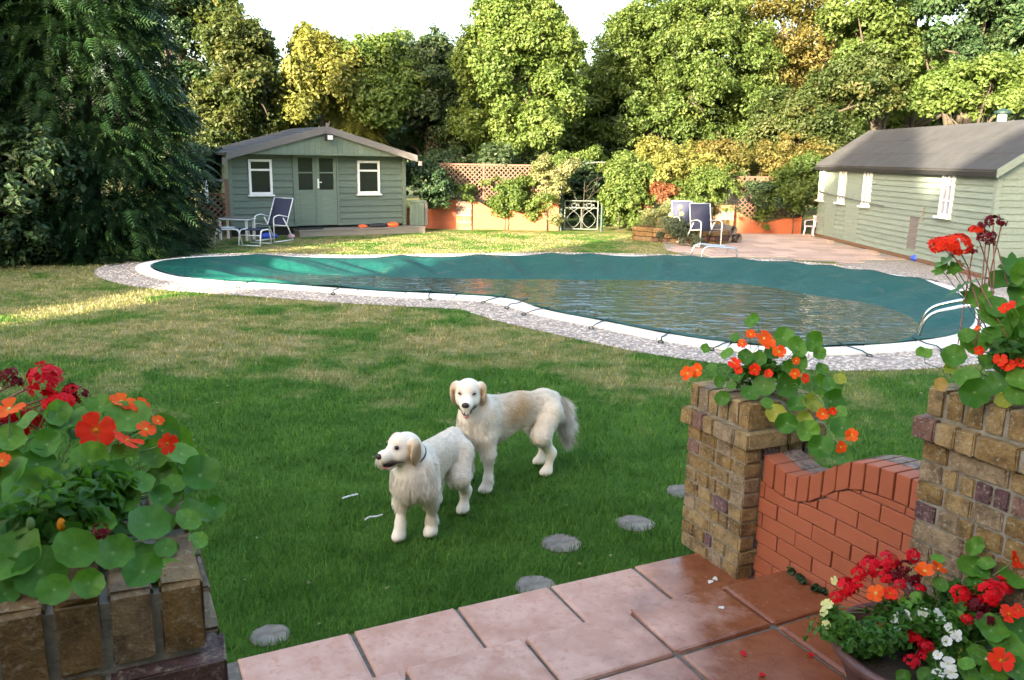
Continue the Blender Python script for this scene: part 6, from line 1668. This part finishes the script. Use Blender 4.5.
    side = unit(np.cross(dr, Nn + rg.normal(size=(n, 3)) * .3)); w = np.where(ishead, .0010, .0014)[:, None] * rg.uniform(.7, 1.4, (n, 1))
    m1 = P + dr * Ln[:, None] * .5; tp_ = m1 + dr2 * Ln[:, None] * .5
    # strands gather into locks: tips pulled together, one tone to a lock
    nl = n // 16; from mathutils import kdtree
    kd = kdtree.KDTree(nl); ls = rg.choice(n, nl, replace=False)
    for i_, l_i in enumerate(ls): kd.insert(P[l_i], i_)
    kd.balance(); own = np.array([kd.find(p_)[1] for p_ in P]); lt = tp_[ls][own]; lm_ = m1[ls][own]
    pull = np.where(ishead, .1, .36)[:, None]; near_ = (np.linalg.norm(lt - tp_, axis=1) < .06)[:, None]
    tp_ = np.where(near_, tp_ * (1 - pull) + lt * pull, tp_); m1 = np.where(near_, m1 * (1 - pull * .45) + lm_ * pull * .45, m1)
    ltone = rg.uniform(.91, 1.07, nl)[own][:, None]
    P0 = P - Nn * .002
    FV = np.stack([P0 - side * w, P0 + side * w, m1 + side * w * .8, m1 - side * w * .8, tp_], 1).reshape(-1, 3); FV[:, 2] = np.maximum(FV[:, 2], .0)
    i = np.arange(n)[:, None] * 5; FF = np.vstack([i + np.array([0, 1, 2]), i + np.array([0, 2, 3]), i + np.array([3, 2, 4])])
    cc = coat(P); cc[:, :3] *= rg.uniform(.85, 1.1, (n, 1)) * np.where(ishead[:, None], 1, ltone); cc = np.clip(cc, 0, .9)
    fme = np_mesh('fur', FV, FF, M['dog_fur'], {'coat': np.repeat(cc, 5, 0)}, True)
    fn_ = unit(np.where(istail[:, None], Nn * .35 + np.array([0, 0, .55]), Nn) + rg.normal(size=Nn.shape) * .18); fme.normals_split_custom_set_from_vertices(np.repeat(fn_, 5, 0).tolist())     # strands catch the light as the skin under them does
    link('fur', fme, root)
    hr = Matrix(Hm.tolist()).to_euler()
    def part(name, mb, mt, smooth=True): return mb.build(name, mt, root, smooth, loc=tuple(hp_), rot=hr, scale=(hs, hs, hs))
    part('nose', MB().ell((.158, 0, -.008), (.014, .021, .016), 12).ell((.150, 0, -.022), (.012, .010, .014), 8), M['dognose'])
    for s_ in (1, -1):
        if eyes_open: part('eye', MB().ell((.066, s_ * .033, .017), (.0135, .0140, .0125), 12), M['dogeye'])
        else: part('eye', MB().ell((.069, s_ * .033, .016), (.011, .017, .0050), 12, Matrix.Rotation(s_ * .3, 3, 'X')), M['dogeye'])
    part('mouth', MB().ell((.088, 0, -.056 - .012 * mouth), (.050, .030, .008 + .013 * mouth), 14), M['dognose'])
    part('tongue', MB().ell((.108, 0, -.058 - .018 * mouth), (.036, .021, .009), 12, Matrix.Rotation(.28, 3, 'Y')), M['tongue'])
    lips = MB()
    for s_ in (1, -1): lips.tube([(.045, s_ * .050, -.062), (.075, s_ * .046, -.056), (.11, s_ * .037, -.050), (.140, s_ * .020, -.046)], [.004, .0055, .0055, .004], 6)
    part('lips', lips, M['dognose'])
    if collar:
        a = np.array((fx + .01, 0, .50 * k)); b = hp_ + Hm @ np.array((-.04, 0, -.035)); c_ = a * .42 + b * .58; ax_ = unit(b - a); u_ = unit(np.cross(ax_, (0, 1, 0))); v_ = np.cross(ax_, u_)
        ring = [tuple(c_ + (u_ * math.cos(t_) + v_ * math.sin(t_)) * .079) for t_ in np.linspace(0, 2 * math.pi, 28)]
        co_ = MB().tube(ring, .0055, 6, False).build('collar', M['collar'], root, True)
    return root
# the nearer dog, looking out to the left
dog('cream golden retriever standing nearest the terrace, looking left with its mouth open', (-.425, 4.40), R(-113.0), [(-.425, 4.225), (-.590, 4.165), (-.268, 4.53), (-.435, 4.65)], .515,
    (.320, -.01, .560), R(-20), R(5), [(-.24, 0, .45), (-.29, -.01, .40), (-.31, -.02, .31), (-.30, -.03, .22)], .35, 41, collar=True, mouth=.8, hs=1.02)
# the dog behind, facing the camera with narrowed eyes
dog('golden retriever with tan back and flank standing behind the other, facing the viewer', (.015, 5.085), R(-144.0), [(-.140, 4.83), (-.268, 5.025), (.245, 5.14), (.205, 5.34)], .60,
    (.375, .05, .655), R(52), R(10), [(-.33, 0, .49), (-.40, -.02, .42), (-.46, -.04, .31), (-.49, -.05, .19)], 1.0, 42, mouth=1.3, eyes_open=False)
# ---- leaves fallen on the pool cover and the lawn
def litter(pts, size, name, lab, mat):
    P = np.array(pts); V, F, k = leaf_quads(P, np.tile([0, 0, 1.0], (len(P), 1)) + rng.normal(size=P.shape) * .25, size, 1.5, .2)
    tag(link(name, np_mesh(name, V, F, LM[mat], {'rnd': np.repeat(rng.random(len(P)), k)})), lab, 'leaves', kind='stuff')
w_ = WAT[rng.integers(0, NE, 150)] * rng.uniform(.3, 1, (150, 1)); mixw = WAT[rng.integers(0, NE, 150)]; f_ = rng.random((150, 1))
a_ = WAT[rng.integers(0, NE, 150)]; q_ = a_ * (1 - f_ * .25) + cen * f_ * .25; q_ = q_[inside(q_, WAT)]
litter(np.c_[q_, np.full(len(q_), WZ + .012)], .05, 'floating_leaves', 'fallen leaves floating on the pool cover water', 'brown')
q_ = np.c_[rng.uniform(-6, 5, 260), rng.uniform(3.2, 12.5, 260)]; q_ = q_[~(inside(q_, GRAV) | inside(q_, TERR))]
litter(np.c_[q_, np.full(len(q_), .035)], .032, 'fallen_leaves', 'small fallen leaves scattered over the lawn', 'pale')
